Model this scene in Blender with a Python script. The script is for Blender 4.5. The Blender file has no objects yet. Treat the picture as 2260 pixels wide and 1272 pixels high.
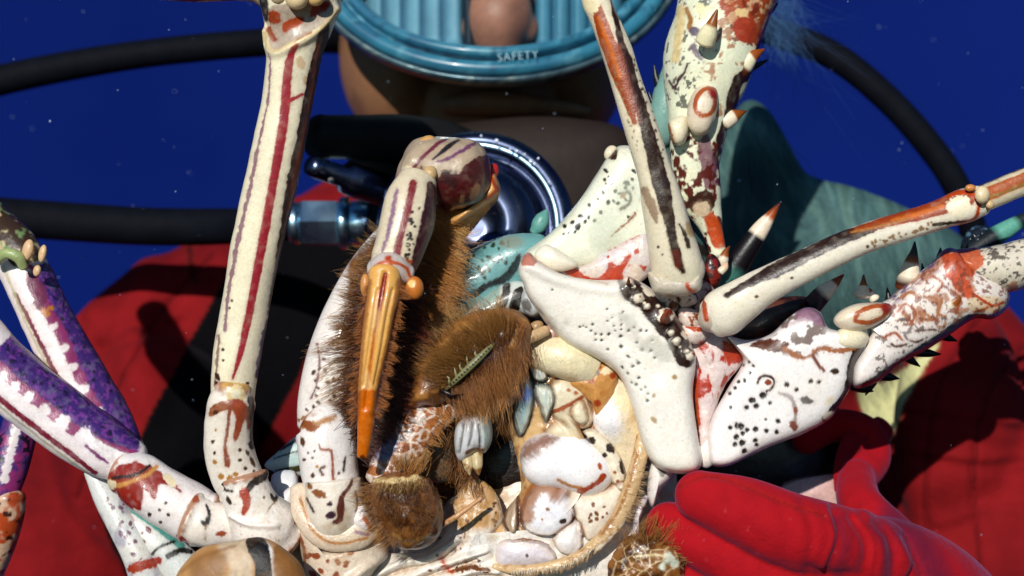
import bpy, math, random
import numpy as np

# ------------------------------------------------------------------ camera, world, sun
sc = bpy.context.scene
COL = sc.collection
S0 = 0.00018            # metres per photo pixel in the plane of the animal
CD = 0.60               # camera to that plane
cam_d = bpy.data.cameras.new("camera")
cam = bpy.data.objects.new("camera", cam_d)
COL.objects.link(cam)
cam.location = (0, -CD, 0)
cam.rotation_euler = (math.radians(90), 0, 0)
cam_d.sensor_width = 36
cam_d.lens = 36 * CD / (2260 * S0)
cam_d.clip_start = 0.01
cam_d.clip_end = 100
cam_d.dof.use_dof = True
cam_d.dof.focus_distance = CD - 0.005
cam_d.dof.aperture_fstop = 8.0
sc.camera = cam

SUN_DIR = np.array((0.25, 0.88, -0.40)); SUN_DIR /= np.linalg.norm(SUN_DIR)   # the way the light travels
elev = math.asin(-SUN_DIR[2]); azim = math.atan2(-SUN_DIR[0], -SUN_DIR[1])
world = bpy.data.worlds.new("World"); sc.world = world
world.use_nodes = True
wn = world.node_tree; bgn = wn.nodes["Background"]
sky = wn.nodes.new("ShaderNodeTexSky"); sky.sky_type = 'NISHITA'; sky.sun_disc = False
sky.sun_elevation = elev; sky.sun_rotation = azim
mixw = wn.nodes.new("ShaderNodeMix"); mixw.data_type = 'RGBA'; mixw.blend_type = 'MULTIPLY'
mixw.inputs[0].default_value = 1.0
mixw.inputs[7].default_value = (0.30, 0.62, 1.0, 1)     # the water takes the red out of the skylight
wn.links.new(sky.outputs[0], mixw.inputs[6]); wn.links.new(mixw.outputs[2], bgn.inputs[0])
bgn.inputs[1].default_value = 0.05
sun_d = bpy.data.lights.new("sun", 'SUN'); sun_d.energy = 4.0; sun_d.angle = math.radians(0.6)
sun_d.color = (1.0, 0.95, 0.87)
sun = bpy.data.objects.new("sun", sun_d); COL.objects.link(sun)
sun.location = (-0.8, -1.6, 1.0)
from mathutils import Vector
sun.rotation_euler = Vector(tuple(SUN_DIR)).to_track_quat('-Z', 'Y').to_euler()
sc.view_settings.view_transform = 'Standard'; sc.view_settings.look = 'None'
sc.view_settings.exposure = 0.0; sc.view_settings.gamma = 1.0
sc.cycles.max_bounces = 8

rng = np.random.default_rng(7)

# ------------------------------------------------------------------ helpers
def C(h):
    h = h.lstrip('#'); c = np.array([int(h[i:i + 2], 16) for i in (0, 2, 4)]) / 255.0
    return np.where(c <= 0.04045, c / 12.92, ((c + 0.055) / 1.055) ** 2.4)

def P(x, y, d=0.0):
    "photo pixel and depth in mm behind the animal's plane -> world point"
    x = np.asarray(x, float); y = np.asarray(y, float); D = CD + np.asarray(d, float) / 1000
    k = S0 * D / CD
    return np.stack([(x - 1130) * k, D - CD + 0 * x, (636 - y) * k], -1)

def PX(d):
    return S0 * (CD + np.asarray(d, float) / 1000) / CD

def unP(V):
    k = S0 * (V[:, 1] + CD) / CD
    return 1130 + V[:, 0] / k, 636 - V[:, 2] / k

def _h(i, j, k, seed):
    n = (i.astype(np.int64) * 73856093) ^ (j.astype(np.int64) * 19349663) ^ (k.astype(np.int64) * 83492791) ^ (seed * 2654435761)
    n = (n ^ (n >> 13)) * 1274126177 & 0xFFFFFFFF
    n = (n ^ (n >> 16)) & 0xFFFFFF
    return n / float(0xFFFFFF)

def noise(V, scale, seed=0, octaves=2):
    "value noise in about 0..1, scale in cells per metre"
    out = 0; amp = 1; tot = 0
    for o in range(octaves):
        q = V * scale * 2 ** o + 91.7
        i = np.floor(q); f = q - i; f = f * f * (3 - 2 * f); i = i.astype(np.int64)
        r = 0
        for a in (0, 1):
            for b in (0, 1):
                for c in (0, 1):
                    w = (f[:, 0] if a else 1 - f[:, 0]) * (f[:, 1] if b else 1 - f[:, 1]) * (f[:, 2] if c else 1 - f[:, 2])
                    r = r + w * _h(i[:, 0] + a, i[:, 1] + b, i[:, 2] + c, seed + o * 17)
        out = out + amp * r; tot += amp; amp *= 0.5
    return out / tot

def sstep(a, b, x):
    t = np.clip((x - a) / (b - a), 0, 1); return t * t * (3 - 2 * t)

def crom(A, n=24, closed=False):
    A = np.asarray(A, float)
    if closed:
        Q = np.vstack([A[-1:], A, A[:2]])
    else:
        Q = np.vstack([2 * A[:1] - A[1:2], A, 2 * A[-1:] - A[-2:-1]])
    t = np.linspace(0, 1, n, endpoint=False)[:, None]; out = []
    for i in range(1, len(Q) - 2):
        p0, p1, p2, p3 = Q[i - 1], Q[i], Q[i + 1], Q[i + 2]
        out.append(0.5 * ((2 * p1) + (p2 - p0) * t + (2 * p0 - 5 * p1 + 4 * p2 - p3) * t ** 2 + (3 * p1 - p0 - 3 * p2 + p3) * t ** 3))
    if not closed:
        out.append(A[-1:])
    return np.vstack(out)

def resample(A, step, closed=False):
    if closed: A = np.vstack([A, A[:1]])
    L = np.r_[0, np.cumsum(np.hypot(*(np.diff(A[:, :2], axis=0)).T))]
    n = max(4, int(L[-1] / step) + 1)
    t = np.linspace(0, L[-1], n + (1 if closed else 0))
    if closed: t = t[:-1]
    return np.stack([np.interp(t, L, A[:, c]) for c in range(A.shape[1])], -1), L[-1]

class Mesh:
    def __init__(s, V, Q, T=None, base=None):
        s.V = V; s.Q = np.asarray(Q, np.int64).reshape(-1, 4)
        s.T = np.zeros((0, 3), np.int64) if T is None else np.asarray(T, np.int64).reshape(-1, 3)
        s.u = np.zeros(len(V)); s.phi = np.zeros(len(V)); s.keep = None
        s.col = np.tile(base if base is not None else np.array((.8, .8, .8)), (len(V), 1)).astype(float)
        s.upd()
    def upd(s):
        V = s.V; N = np.zeros_like(V)
        for F in (s.Q, s.T):
            if len(F) == 0: continue
            a = V[F[:, 0]]; b = V[F[:, 1]]; c = V[F[:, 2]]
            n = np.cross(V[F[:, 2]] - a, V[F[:, 3]] - b) if F.shape[1] == 4 else np.cross(b - a, c - a)
            for j in range(F.shape[1]):
                for ax in range(3):
                    N[:, ax] += np.bincount(F[:, j], n[:, ax], len(V))
        N /= np.linalg.norm(N, axis=1)[:, None] + 1e-20
        s.N = N
        s.x, s.y = unP(V)
        vw = V - np.array((0, -CD, 0)); vw /= np.linalg.norm(vw, axis=1)[:, None]
        s.front = sstep(-0.05, 0.12, -(N * vw).sum(1))
    def disp(s, amp, scale, seed=1, octaves=2):
        s.V = s.V + s.N * ((noise(s.V, scale, seed, octaves) - .5) * 2 * amp / 1000)[:, None]
        s.upd(); return s
    # ---- pigment
    def mix(s, m, col, sel=None):
        if isinstance(col, str): col = C(col)
        if sel is None: s.col += (col - s.col) * m[:, None]
        else: s.col[sel] += (col - s.col[sel]) * m[:, None]
        return s
    def _sel(s, x0, y0, x1, y1, m):
        return np.nonzero((s.x > x0 - m) & (s.x < x1 + m) & (s.y > y0 - m) & (s.y < y1 + m) & (s.front > .01))[0]
    def stroke(s, pts, w, col, jag=0.0, freq=900, soft=2.4, a=1.0, smooth=True, seed=3, wash=.32):
        pts = np.asarray(pts, float); jag = max(jag, 1.3)
        w = np.broadcast_to(np.asarray(w, float), (len(pts),)) if np.ndim(w) == 0 or len(w) == len(pts) else np.interp(np.linspace(0, 1, len(pts)), np.linspace(0, 1, len(w)), w)
        A = np.c_[pts, w]
        if smooth and len(A) > 2: A = crom(A, 6)
        m = A[:, 2].max() + jag * 2 + 5
        i = s._sel(A[:, 0].min(), A[:, 1].min(), A[:, 0].max(), A[:, 1].max(), m)
        if len(i) == 0: return s
        X = s.x[i]; Y = s.y[i]; best = np.full(len(i), 1e9)
        for k in range(len(A) - 1):
            ax, ay, aw = A[k]; bx, by, bw = A[k + 1]; dx, dy = bx - ax, by - ay; L2 = dx * dx + dy * dy + 1e-9
            t = np.clip(((X - ax) * dx + (Y - ay) * dy) / L2, 0, 1)
            best = np.minimum(best, np.hypot(X - ax - t * dx, Y - ay - t * dy) - (aw + (bw - aw) * t) / 2)
        return s._lay(i, best, jag, freq, seed, soft, a, col, wash)
    def _lay(s, i, best, jag, freq, seed, soft, a, col, wash):
        if isinstance(col, str): col = C(col)
        V = s.V[i]; nz = noise(V, freq, seed, 3) - .5; nf = noise(V, 2300, seed + 1, 2) - .5
        if wash and soft < 5:
            wc = col * .5 + s.col[i] * .4 + np.array((.05, .012, 0))
            s.col[i] += (wc - s.col[i]) * (wash * s.front[i] * (1 - sstep(-1, 9, best + nz * (2.6 * jag + 5))))[:, None]
        best = best + nz * 2 * jag + nf * 1.6
        m = a * s.front[i] * (1 - sstep(-soft / 2, soft / 2, best)) * np.clip(1.25 - .5 * noise(V, 420, seed + 5, 3), .86, 1)
        cc = col[None] * (.75 + .5 * noise(V, 700, seed + 9, 3))[:, None]
        s.col[i] += (cc - s.col[i]) * m[:, None]; return s
    def poly(s, pts, col, jag=0.0, freq=900, soft=2.6, a=1.0, smooth=True, seed=5, wash=.30):
        A = np.asarray(pts, float)
        if smooth: A = crom(A, 5, True)
        i = s._sel(A[:, 0].min(), A[:, 1].min(), A[:, 0].max(), A[:, 1].max(), jag * 2 + 6)
        if len(i) == 0: return s
        X = s.x[i]; Y = s.y[i]; best = np.full(len(i), 1e9); ins = np.zeros(len(i), bool)
        for k in range(len(A)):
            ax, ay = A[k]; bx, by = A[(k + 1) % len(A)]; dx, dy = bx - ax, by - ay; L2 = dx * dx + dy * dy + 1e-9
            t = np.clip(((X - ax) * dx + (Y - ay) * dy) / L2, 0, 1)
            best = np.minimum(best, np.hypot(X - ax - t * dx, Y - ay - t * dy))
            c = ((ay > Y) != (by > Y)) & (X < (bx - ax) * (Y - ay) / (by - ay + 1e-12) + ax); ins ^= c
        best = np.where(ins, -best, best)
        return s._lay(i, best, jag, freq, seed, soft, a, col, wash)
    def spots(s, L, col, soft=2.2, a=1.0, halo=None):
        for t in L:
            x, y, r = t[:3]; e = t[3] if len(t) > 3 else 1.0; th = math.radians(t[4]) if len(t) > 4 else 0
            i = s._sel(x, y, x, y, r * max(1, e) * 2 + 4)
            if len(i) == 0: continue
            dx = s.x[i] - x; dy = s.y[i] - y
            p = dx * math.cos(th) + dy * math.sin(th); q = -dx * math.sin(th) + dy * math.cos(th)
            dd = np.hypot(p / e, q) * (1 + (noise(s.V[i], 1100, int(x) % 50, 2) - .5) * .7)
            if halo is not None: s.mix(.5 * s.front[i] * (1 - sstep(r * .9, r * 1.9, dd)), halo, i)
            s.mix(a * s.front[i] * (1 - sstep(r - soft / 2, r + soft / 2, dd)), col, i)
        return s
    def scatter(s, pts, n, r, col, seed=0, a=1.0, soft=2.2):
        "n small dots inside a photo polygon"
        g = np.random.default_rng(seed); A = np.asarray(pts, float); L = []; k = 0
        while len(L) < n and k < n * 40:
            k += 1
            x = g.uniform(A[:, 0].min(), A[:, 0].max()); y = g.uniform(A[:, 1].min(), A[:, 1].max()); c = False
            for q in range(len(A)):
                ax, ay = A[q]; bx, by = A[(q + 1) % len(A)]
                if (ay > y) != (by > y) and x < (bx - ax) * (y - ay) / (by - ay) + ax: c = not c
            if c: L.append((x, y, g.uniform(*r), g.uniform(1, 1.7), g.uniform(0, 180)))
        return s.spots(L, col, soft, a)
    def mottle(s, col, lo=.55, hi=.7, scale=300, seed=9, a=1.0, pts=None, m=None, octaves=3, stretch=None):
        V = s.V if stretch is None else s.V * np.asarray(stretch)
        k = a * sstep(lo, hi, noise(V, scale, seed, octaves))
        if m is not None: k = k * m
        return s.mix(k, col)
    def net(s, n, w, col, seed=1, poly=None, a=1.0):
        "a net of pale lines round random cells"
        g = np.random.default_rng(seed); x0, x1, y0, y1 = s.x.min(), s.x.max(), s.y.min(), s.y.max()
        sx = g.uniform(x0, x1, n); sy = g.uniform(y0, y1, n); d1 = np.full(len(s.x), 1e9); d2 = d1.copy()
        for p, q in zip(sx, sy):
            d = np.hypot(s.x - p, s.y - q); d2 = np.minimum(d2, np.maximum(d, d1)); d1 = np.minimum(d1, d)
        return s.mix(a * s.front * (1 - sstep(w * .5, w * 1.5, d2 - d1 + (noise(s.V, 900, seed, 2) - .5) * w * 2)), col)
    def plate(s, pts, h, col, edge=9, seam='#8a5228', sw=3.5, smooth=True):
        "raise one plate out of the surface, with a seam round it"
        A = np.asarray(pts, float); A = crom(A, 6, True) if smooth else A
        i = s._sel(A[:, 0].min(), A[:, 1].min(), A[:, 0].max(), A[:, 1].max(), 12)
        if len(i) == 0: return s
        X = s.x[i]; Y = s.y[i]; best = np.full(len(i), 1e9); ins = np.zeros(len(i), bool)
        for k in range(len(A)):
            ax, ay = A[k]; bx, by = A[(k + 1) % len(A)]; dx, dy = bx - ax, by - ay; L2 = dx * dx + dy * dy + 1e-9
            t = np.clip(((X - ax) * dx + (Y - ay) * dy) / L2, 0, 1)
            best = np.minimum(best, np.hypot(X - ax - t * dx, Y - ay - t * dy))
            c = ((ay > Y) != (by > Y)) & (X < (bx - ax) * (Y - ay) / (by - ay + 1e-12) + ax); ins ^= c
        sd = np.where(ins, best, -best) + (noise(s.V[i], 500, 3, 2) - .5) * 4
        if isinstance(col, str): col = C(col)
        m = sstep(-1, 3, sd) * s.front[i]; s.col[i] += (col - s.col[i]) * m[:, None]
        q = .9 * np.exp(-(sd / sw) ** 2) * s.front[i]; s.col[i] += (C(seam) - s.col[i]) * q[:, None]
        rim = .3 * sstep(sw, sw + 2, sd) * (1 - sstep(10, 22, sd)) * s.front[i]; s.col[i] += (C('#d9bd8e') - s.col[i]) * rim[:, None]
        s.V[i] += np.array((0, -1, 0)) * ((sstep(0, edge, sd) * h + .35 * h * sstep(0, edge * 4, sd) - .5 * np.exp(-(sd / sw) ** 2)) * s.front[i] / 1000)[:, None]
        nx, ny = s.x.copy(), s.y.copy(); s.upd(); s.x, s.y = nx, ny
        return s
    def ridge(s, pts, w, h):
        "raise (or sink) a soft line on the surface; w px, h mm towards the surface normal"
        A = crom(np.asarray(pts, float), 6) if len(pts) > 2 else np.asarray(pts, float)
        i = s._sel(A[:, 0].min(), A[:, 1].min(), A[:, 0].max(), A[:, 1].max(), w * 2)
        if len(i) == 0: return s
        X = s.x[i]; Y = s.y[i]; best = np.full(len(i), 1e9)
        for k in range(len(A) - 1):
            ax, ay = A[k]; bx, by = A[k + 1]; dx, dy = bx - ax, by - ay; L2 = dx * dx + dy * dy + 1e-9
            t = np.clip(((X - ax) * dx + (Y - ay) * dy) / L2, 0, 1)
            best = np.minimum(best, np.hypot(X - ax - t * dx, Y - ay - t * dy))
        s.V[i] += s.N[i] * (np.exp(-(best / (w * .5)) ** 2) * s.front[i] * h / 1000)[:, None]
        s.upd(); return s
    def dents(s, L, h):
        for (x, y, r) in L:
            i = s._sel(x, y, x, y, r * 2.5)
            if len(i):
                s.V[i] += s.N[i] * (np.exp(-(np.hypot(s.x[i] - x, s.y[i] - y) / r) ** 2) * s.front[i] * h / 1000)[:, None]
        s.upd(); return s

def join(*ms):
    V = []; Q = []; T = []; c = []; o = 0
    for m in ms:
        V.append(m.V); Q.append(m.Q + o); T.append(m.T + o); c.append(m.col); o += len(m.V)
    r = Mesh(np.vstack(V), np.vstack(Q), np.vstack(T)); r.col = np.vstack(c); return r

def grid_faces(n, m, wrap=True, off=0):
    i = np.arange(n - 1)[:, None]; j = np.arange(m if wrap else m - 1)[None, :]; j2 = (j + 1) % m
    return np.stack([i * m + j, i * m + j2, (i + 1) * m + j2, (i + 1) * m + j], -1).reshape(-1, 4) + off

def tube(rows, base='#e8dfcf', flat=0.9, sp=2.6, cap=(.6, .6), sq=2.0, around=None, smooth=True, lip=0.0):
    "sweep through rows of (x px, y px, half width px, depth mm)"
    A = np.asarray(rows, float)
    if smooth: A = crom(A, 16)
    A, L = resample(A, sp)
    n = len(A); Cn = P(A[:, 0], A[:, 1], A[:, 3]); R = A[:, 2] * PX(A[:, 3])
    T = np.gradient(Cn, axis=0); T /= np.linalg.norm(T, axis=1)[:, None]
    vw = Cn - np.array((0, -CD, 0)); vw /= np.linalg.norm(vw, axis=1)[:, None]
    N = -(vw - (vw * T).sum(1)[:, None] * T); N /= np.linalg.norm(N, axis=1)[:, None] + 1e-12
    B = np.cross(T, N)
    m = around or int(np.clip(2 * math.pi * A[:, 2].max() / sp, 14, 260))
    if lip:
        uu = np.linspace(0, L, n); R = R * (1 + lip * (np.exp(-((uu - 7) / 5) ** 2) + np.exp(-((uu - L + 7) / 5) ** 2)) - lip * .6 * (np.exp(-((uu - 20) / 7) ** 2) + np.exp(-((uu - L + 20) / 7) ** 2)))
    k = 5; rows_C = []; rows_R = []; idx = []
    a = np.linspace(math.pi / 2 * .97, 0, k + 1)[:-1]
    for q in a: rows_C.append(Cn[0] - T[0] * R[0] * cap[0] * math.sin(q)); rows_R.append(R[0] * math.cos(q)); idx.append(0)
    for i in range(n): rows_C.append(Cn[i]); rows_R.append(R[i]); idx.append(i)
    for q in a[::-1]: rows_C.append(Cn[-1] + T[-1] * R[-1] * cap[1] * math.sin(q)); rows_R.append(R[-1] * math.cos(q)); idx.append(n - 1)
    CC = np.array(rows_C); RR = np.array(rows_R); idx = np.array(idx); NN = N[idx]; BB = B[idx]
    ph = np.linspace(0, 2 * math.pi, m, endpoint=False); e = 2.0 / sq
    cs = np.sign(np.cos(ph)) * np.abs(np.cos(ph)) ** e; sn = np.sign(np.sin(ph)) * np.abs(np.sin(ph)) ** e
    V = CC[:, None, :] + RR[:, None, None] * (cs[None, :, None] * BB[:, None, :] + flat * sn[None, :, None] * NN[:, None, :])
    nr = len(CC); V = V.reshape(-1, 3)
    Q = grid_faces(nr, m)[:, ::-1]
    c0 = len(V); V = np.vstack([V, CC[0] , CC[-1]])
    j = np.arange(m); j2 = (j + 1) % m
    Tn = np.vstack([np.stack([np.full(m, c0), j, j2], -1)[:, ::-1], np.stack([np.full(m, c0 + 1), (nr - 1) * m + j2, (nr - 1) * m + j], -1)[:, ::-1]])
    M = Mesh(V, Q, Tn, C(base) if isinstance(base, str) else base)
    # orientation check
    if np.mean(((M.V[:c0].reshape(nr, m, 3) - CC[:, None, :]) * M.N[:c0].reshape(nr, m, 3)).sum(-1)) < 0:
        M.Q = M.Q[:, ::-1]; M.T = M.T[:, ::-1]; M.upd()
    u = np.clip((np.arange(nr) - k) / (n - 1), 0, 1)
    M.u[:c0] = np.repeat(u, m); M.phi[:c0] = np.tile(ph, nr); M.u[c0 + 1] = 1
    if lip:
        e = np.minimum(M.u, 1 - M.u) * L; M.mix(.85 * (1 - sstep(3, 15, e + (noise(M.V, 500, 3, 2) - .5) * 18)), '#a2622c')
    return M

def blob(outline, thick, d=0.0, base='#e8dfcf', spine=None, tilt=(0, 0), p=2.2, sp=2.7, back=.8, smooth=True):
    "a solid pillow with this outline; thick mm towards the camera, tilt mm of depth per 100 px"
    O = np.asarray(outline, float)
    if O.shape[1] == 2: O = np.c_[O, np.zeros(len(O))]
    if smooth: O = crom(O, 10, True)
    O, L = resample(O, sp, True); m = len(O)
    cx, cy = O[:, 0].mean(), O[:, 1].mean()
    if spine is None: Sx = np.tile((cx, cy), (m, 1))
    else:
        S = np.asarray(spine, float)
        if len(S) == 1: Sx = np.tile(S[0], (m, 1))
        else:
            S = crom(S, 10) if len(S) > 2 else S
            best = np.full(m, 1e9); Sx = np.zeros((m, 2))
            for k in range(len(S) - 1):
                a = S[k]; b = S[k + 1]; dv = b - a
                t = np.clip(((O[:, :2] - a) @ dv) / (dv @ dv + 1e-9), 0, 1); q = a + t[:, None] * dv
                dd = np.hypot(*(O[:, :2] - q).T); w = dd < best; Sx[w] = q[w]; best = np.minimum(best, dd)
            def proj(X):
                best = np.full(m, 1e9); R = np.zeros((m, 2))
                for k in range(len(S) - 1):
                    a = S[k]; b = S[k + 1]; dv = b - a
                    t = np.clip(((X - a) @ dv) / (dv @ dv + 1e-9), 0, 1); q = a + t[:, None] * dv
                    dd = np.hypot(*(X - q).T); w = dd < best; R[w] = q[w]; best = np.minimum(best, dd)
                return R
            for _ in range(10):
                Sx = (np.roll(Sx, 1, 0) + 2 * Sx + np.roll(Sx, -1, 0)) / 4
            Sx = proj(Sx)
    md = np.hypot(*(O[:, :2] - Sx).T).max()
    n = max(5, int(md / sp * 1.15)); nb = max(4, n // 2)
    Vs = []
    for (q, sg, th) in ((n, -1, thick), (nb, 1, thick * back)):
        r = np.sin(np.linspace(0.0 if spine is not None and len(spine) > 1 else 0.03, math.pi / 2, q))
        if sg > 0: r = r[:-1][::-1]
        XY = Sx[None] + (O[None, :, :2] - Sx[None]) * r[:, None, None]
        dz = d + O[None, :, 2] * r[:, None] ** 2 + tilt[0] * (XY[..., 0] - cx) / 100 + tilt[1] * (XY[..., 1] - cy) / 100 + sg * th * np.clip(1 - r ** p, 0, 1)[:, None] ** (1 / p)
        Vs.append(P(XY[..., 0], XY[..., 1], dz))
    V = np.concatenate(Vs, 0); nr = V.shape[0]; f0 = V[0].mean(0); f1 = V[-1].mean(0)
    V = np.vstack([V.reshape(-1, 3), f0, f1]); Q = grid_faces(nr, m); c0 = nr * m
    j = np.arange(m); j2 = (j + 1) % m; T = None
    if spine is None or len(spine) == 1:
        T = np.vstack([np.stack([np.full(m, c0), j2, j], -1), np.stack([np.full(m, c0 + 1), (nr - 1) * m + j, (nr - 1) * m + j2], -1)])
    M = Mesh(V, Q, T, C(base) if isinstance(base, str) else base)
    h = n // 2 * m
    if np.mean(M.N[:h, 1]) > 0: M.Q = M.Q[:, ::-1]; M.T = M.T[:, ::-1]; M.upd()
    return M

def ball(x, y, r, d, base='#ffffff', squash=1.0, sp=3.0, ry=None, rot=0):
    th = np.linspace(0, 2 * math.pi, 24, endpoint=False); ry = ry or r; c, s_ = math.cos(math.radians(rot)), math.sin(math.radians(rot))
    o = [(x + r * math.cos(t) * c - ry * math.sin(t) * s_, y + r * math.cos(t) * s_ + ry * math.sin(t) * c) for t in th]
    return blob(o, min(r, ry) * PX(d) * 1000 * squash, d, base, p=2.0, sp=sp, back=1.0)

def hairs(R, D, L, rad, col0, col1, bend=None, segs=4, taper=.25, seed=0, curl=.12):
    "thin tapered hairs as one mesh; R roots, D unit directions, L lengths (m)"
    g = np.random.default_rng(seed); n = len(R); t = np.linspace(0, 1, segs + 1)
    D = D / (np.linalg.norm(D, axis=1)[:, None] + 1e-12)
    bend = np.zeros((n, 3)) if bend is None else np.broadcast_to(bend, (n, 3))
    bend = bend + g.normal(0, curl, (n, 3))
    Pt = R[:, None] + L[:, None, None] * (D[:, None] * t[None, :, None] + bend[:, None] * (t ** 2)[None, :, None])
    if n > 120:
        ci = g.choice(n, max(6, n // 16), replace=False); own = np.empty(n, int)
        for s_ in range(0, n, 400): own[s_:s_ + 400] = ci[np.argmin(((R[s_:s_ + 400, None] - R[None, ci]) ** 2).sum(-1), 1)]
        k_ = g.uniform(.35, .85, n)[:, None, None]
        Pt = Pt + (Pt[own] - Pt) * (k_ * (t ** 1.4)[None, :, None])
    a = np.cross(D, np.array((.3, 1, .2))); a /= np.linalg.norm(a, axis=1)[:, None] + 1e-12; b = np.cross(D, a)
    w = np.broadcast_to(rad, (n,))[:, None] * (1 - (1 - taper) * t)[None]
    V = np.stack([Pt + w[..., None] * (math.cos(q) * a + math.sin(q) * b)[:, None] for q in (0.3, 2.4, 4.5)], 2)
    S = segs + 1; base = (np.arange(n) * S * 3)[:, None, None]; i = np.arange(segs)[None, :, None]; j = np.arange(3)[None, None, :]; j2 = (j + 1) % 3
    Q = np.stack([base + i * 3 + j, base + i * 3 + j2, base + (i + 1) * 3 + j2, base + (i + 1) * 3 + j], -1).reshape(-1, 4)
    M = Mesh(V.reshape(-1, 3), Q)
    col0 = np.broadcast_to(col0, (n, 3)); col1 = np.broadcast_to(col1, (n, 3))
    cc = col0[:, None] + (col1 - col0)[:, None] * t[None, :, None]
    cc = cc * g.uniform(.65, 1.25, (n, 1, 1)); M.col = np.repeat(cc.reshape(-1, 3), 3, 0)
    return M

def hair_line(pts, n, ang, length, col0, col1, d=0, spread=12, wid=6, rad=.09, seed=0, out=-.25, bend=(0, 0, 0), curl=.12, jit=.35, segs=4):
    "hairs rooted along a photo polyline; ang degrees in the picture (0 = right, 90 = up), length px; out < 0 leans to the camera"
    g = np.random.default_rng(seed); A, L = resample(crom(np.asarray(pts, float), 10) if len(pts) > 2 else np.asarray(pts, float), 2)
    t = g.uniform(0, 1, n); X = np.interp(t, np.linspace(0, 1, len(A)), A[:, 0]) + g.normal(0, wid, n); Y = np.interp(t, np.linspace(0, 1, len(A)), A[:, 1]) + g.normal(0, wid, n)
    dd = np.interp(t, np.linspace(0, 1, len(d)), d) if np.ndim(d) else np.full(n, d)
    R = P(X, Y, dd + g.normal(0, 1, n))
    ang = np.interp(t, np.linspace(0, 1, len(ang)), ang) if np.ndim(ang) else np.full(n, ang)
    length = np.interp(t, np.linspace(0, 1, len(length)), length) if np.ndim(length) else np.full(n, length)
    th = np.radians(ang + g.normal(0, spread, n))
    D = np.stack([np.cos(th), out + g.normal(0, .25, n), np.sin(th)], -1)
    return hairs(R, D, length * PX(dd) * (1 + g.normal(0, jit, n)).clip(.3, 1.8), rad / 1000, C(col0), C(col1), np.asarray(bend, float), segs=segs, seed=seed + 1, curl=curl)

def hair_surf(M, mask, n, length, col0, col1, bias=(0, 0, 0), rad=.09, seed=0, bend=(0, 0, 0), curl=.12, nw=1.0):
    g = np.random.default_rng(seed); w = np.clip(mask, 0, 1); w = w / w.sum(); i = g.choice(len(M.V), n, p=w)
    D = nw * M.N[i] + np.asarray(bias, float) + g.normal(0, .22, (n, 3))
    return hairs(M.V[i], D, length * S0 * g.uniform(.5, 1.3, n), rad / 1000, C(col0), C(col1), np.asarray(bend, float), seed=seed + 1, curl=curl)

def weather(M, k=1.0):
    "growth tints, pores and grime in the shell's own pigment"
    V = M.V; lum = M.col.mean(1); pale = sstep(.22, .5, lum)
    pale = sstep(.40, .62, lum) * sstep(.25, .45, M.col.min(1) / (M.col.max(1) + 1e-6))
    M.mix(.20 * k * pale * sstep(.50, .74, noise(V, 70, 31, 3)), '#dcc79c')
    M.mix(.12 * k * pale * sstep(.52, .76, noise(V, 95, 47, 3)), '#c4c0c6')
    M.mix(.14 * k * pale * sstep(.62, .74, noise(V, 330, 53, 3)), '#cfb48a')
    M.mix(.40 * k * pale * sstep(.765, .82, noise(V, 1500, 61, 2)), '#8a7054')
    M.col *= (.96 + .08 * noise(V, 1300, 67, 2))[:, None]
def raw(M, name, mat, parent=None, smooth=True):
    if mat.name in ('shell', 'membrane') and len(M.V) > 3000:
        M.disp(.05, 520, 77, 3)
    if mat.name in ('shell', 'membrane'): weather(M, .7 if mat.name == 'shell' else 1.4)
    me = bpy.data.meshes.new(name); nv = len(M.V); nq, nt = len(M.Q), len(M.T)
    me.vertices.add(nv); me.vertices.foreach_set('co', M.V.astype(np.float32).ravel())
    me.loops.add(nq * 4 + nt * 3); me.loops.foreach_set('vertex_index', np.r_[M.Q.ravel(), M.T.ravel()].astype(np.int32))
    me.polygons.add(nq + nt)
    me.polygons.foreach_set('loop_start', np.r_[np.arange(nq) * 4, nq * 4 + np.arange(nt) * 3].astype(np.int32))
    me.polygons.foreach_set('use_smooth', np.full(nq + nt, smooth))
    me.update(calc_edges=True)
    ca = me.color_attributes.new('Col', 'FLOAT_COLOR', 'POINT')
    ca.data.foreach_set('color', np.c_[np.clip(M.col, 0, 1), np.ones(nv)].astype(np.float32).ravel())
    me.materials.append(mat)
    o = bpy.data.objects.new(name, me); COL.objects.link(o)
    if parent is not None: put(o, parent)
    return o

def put(o, parent):
    o.parent = parent; o.matrix_parent_inverse = parent.matrix_world.inverted() if parent.type != 'EMPTY' or parent.location.length else parent.matrix_world.inverted()

def empty(name, loc, label, cat):
    o = bpy.data.objects.new(name, None); COL.objects.link(o); o.location = tuple(loc); o['label'] = label; o['category'] = cat
    o.empty_display_size = .02
    bpy.context.view_layer.update(); return o

def union(ms, voxel, smooth=6, base='#888888', factor=.5):
    "one continuous skin round several overlapping shapes"
    J = join(*ms); me = bpy.data.meshes.new('tmp'); me.from_pydata(J.V.tolist(), [], J.Q.tolist() + J.T.tolist())
    o = bpy.data.objects.new('tmp', me); COL.objects.link(o)
    r = o.modifiers.new('r', 'REMESH'); r.mode = 'VOXEL'; r.voxel_size = voxel
    if smooth:
        q = o.modifiers.new('s', 'SMOOTH'); q.iterations = smooth; q.factor = factor
    bpy.context.view_layer.update(); dg = bpy.context.evaluated_depsgraph_get(); m2 = bpy.data.meshes.new_from_object(o.evaluated_get(dg))
    V = np.zeros(len(m2.vertices) * 3, np.float32); m2.vertices.foreach_get('co', V); V = V.reshape(-1, 3).astype(float)
    F = [tuple(p.vertices) for p in m2.polygons]
    Q = [f for f in F if len(f) == 4]; T = [f for f in F if len(f) == 3]
    bpy.data.objects.remove(o); bpy.data.meshes.remove(me); bpy.data.meshes.remove(m2)
    return Mesh(V, np.array(Q), np.array(T) if T else None, C(base))

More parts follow.
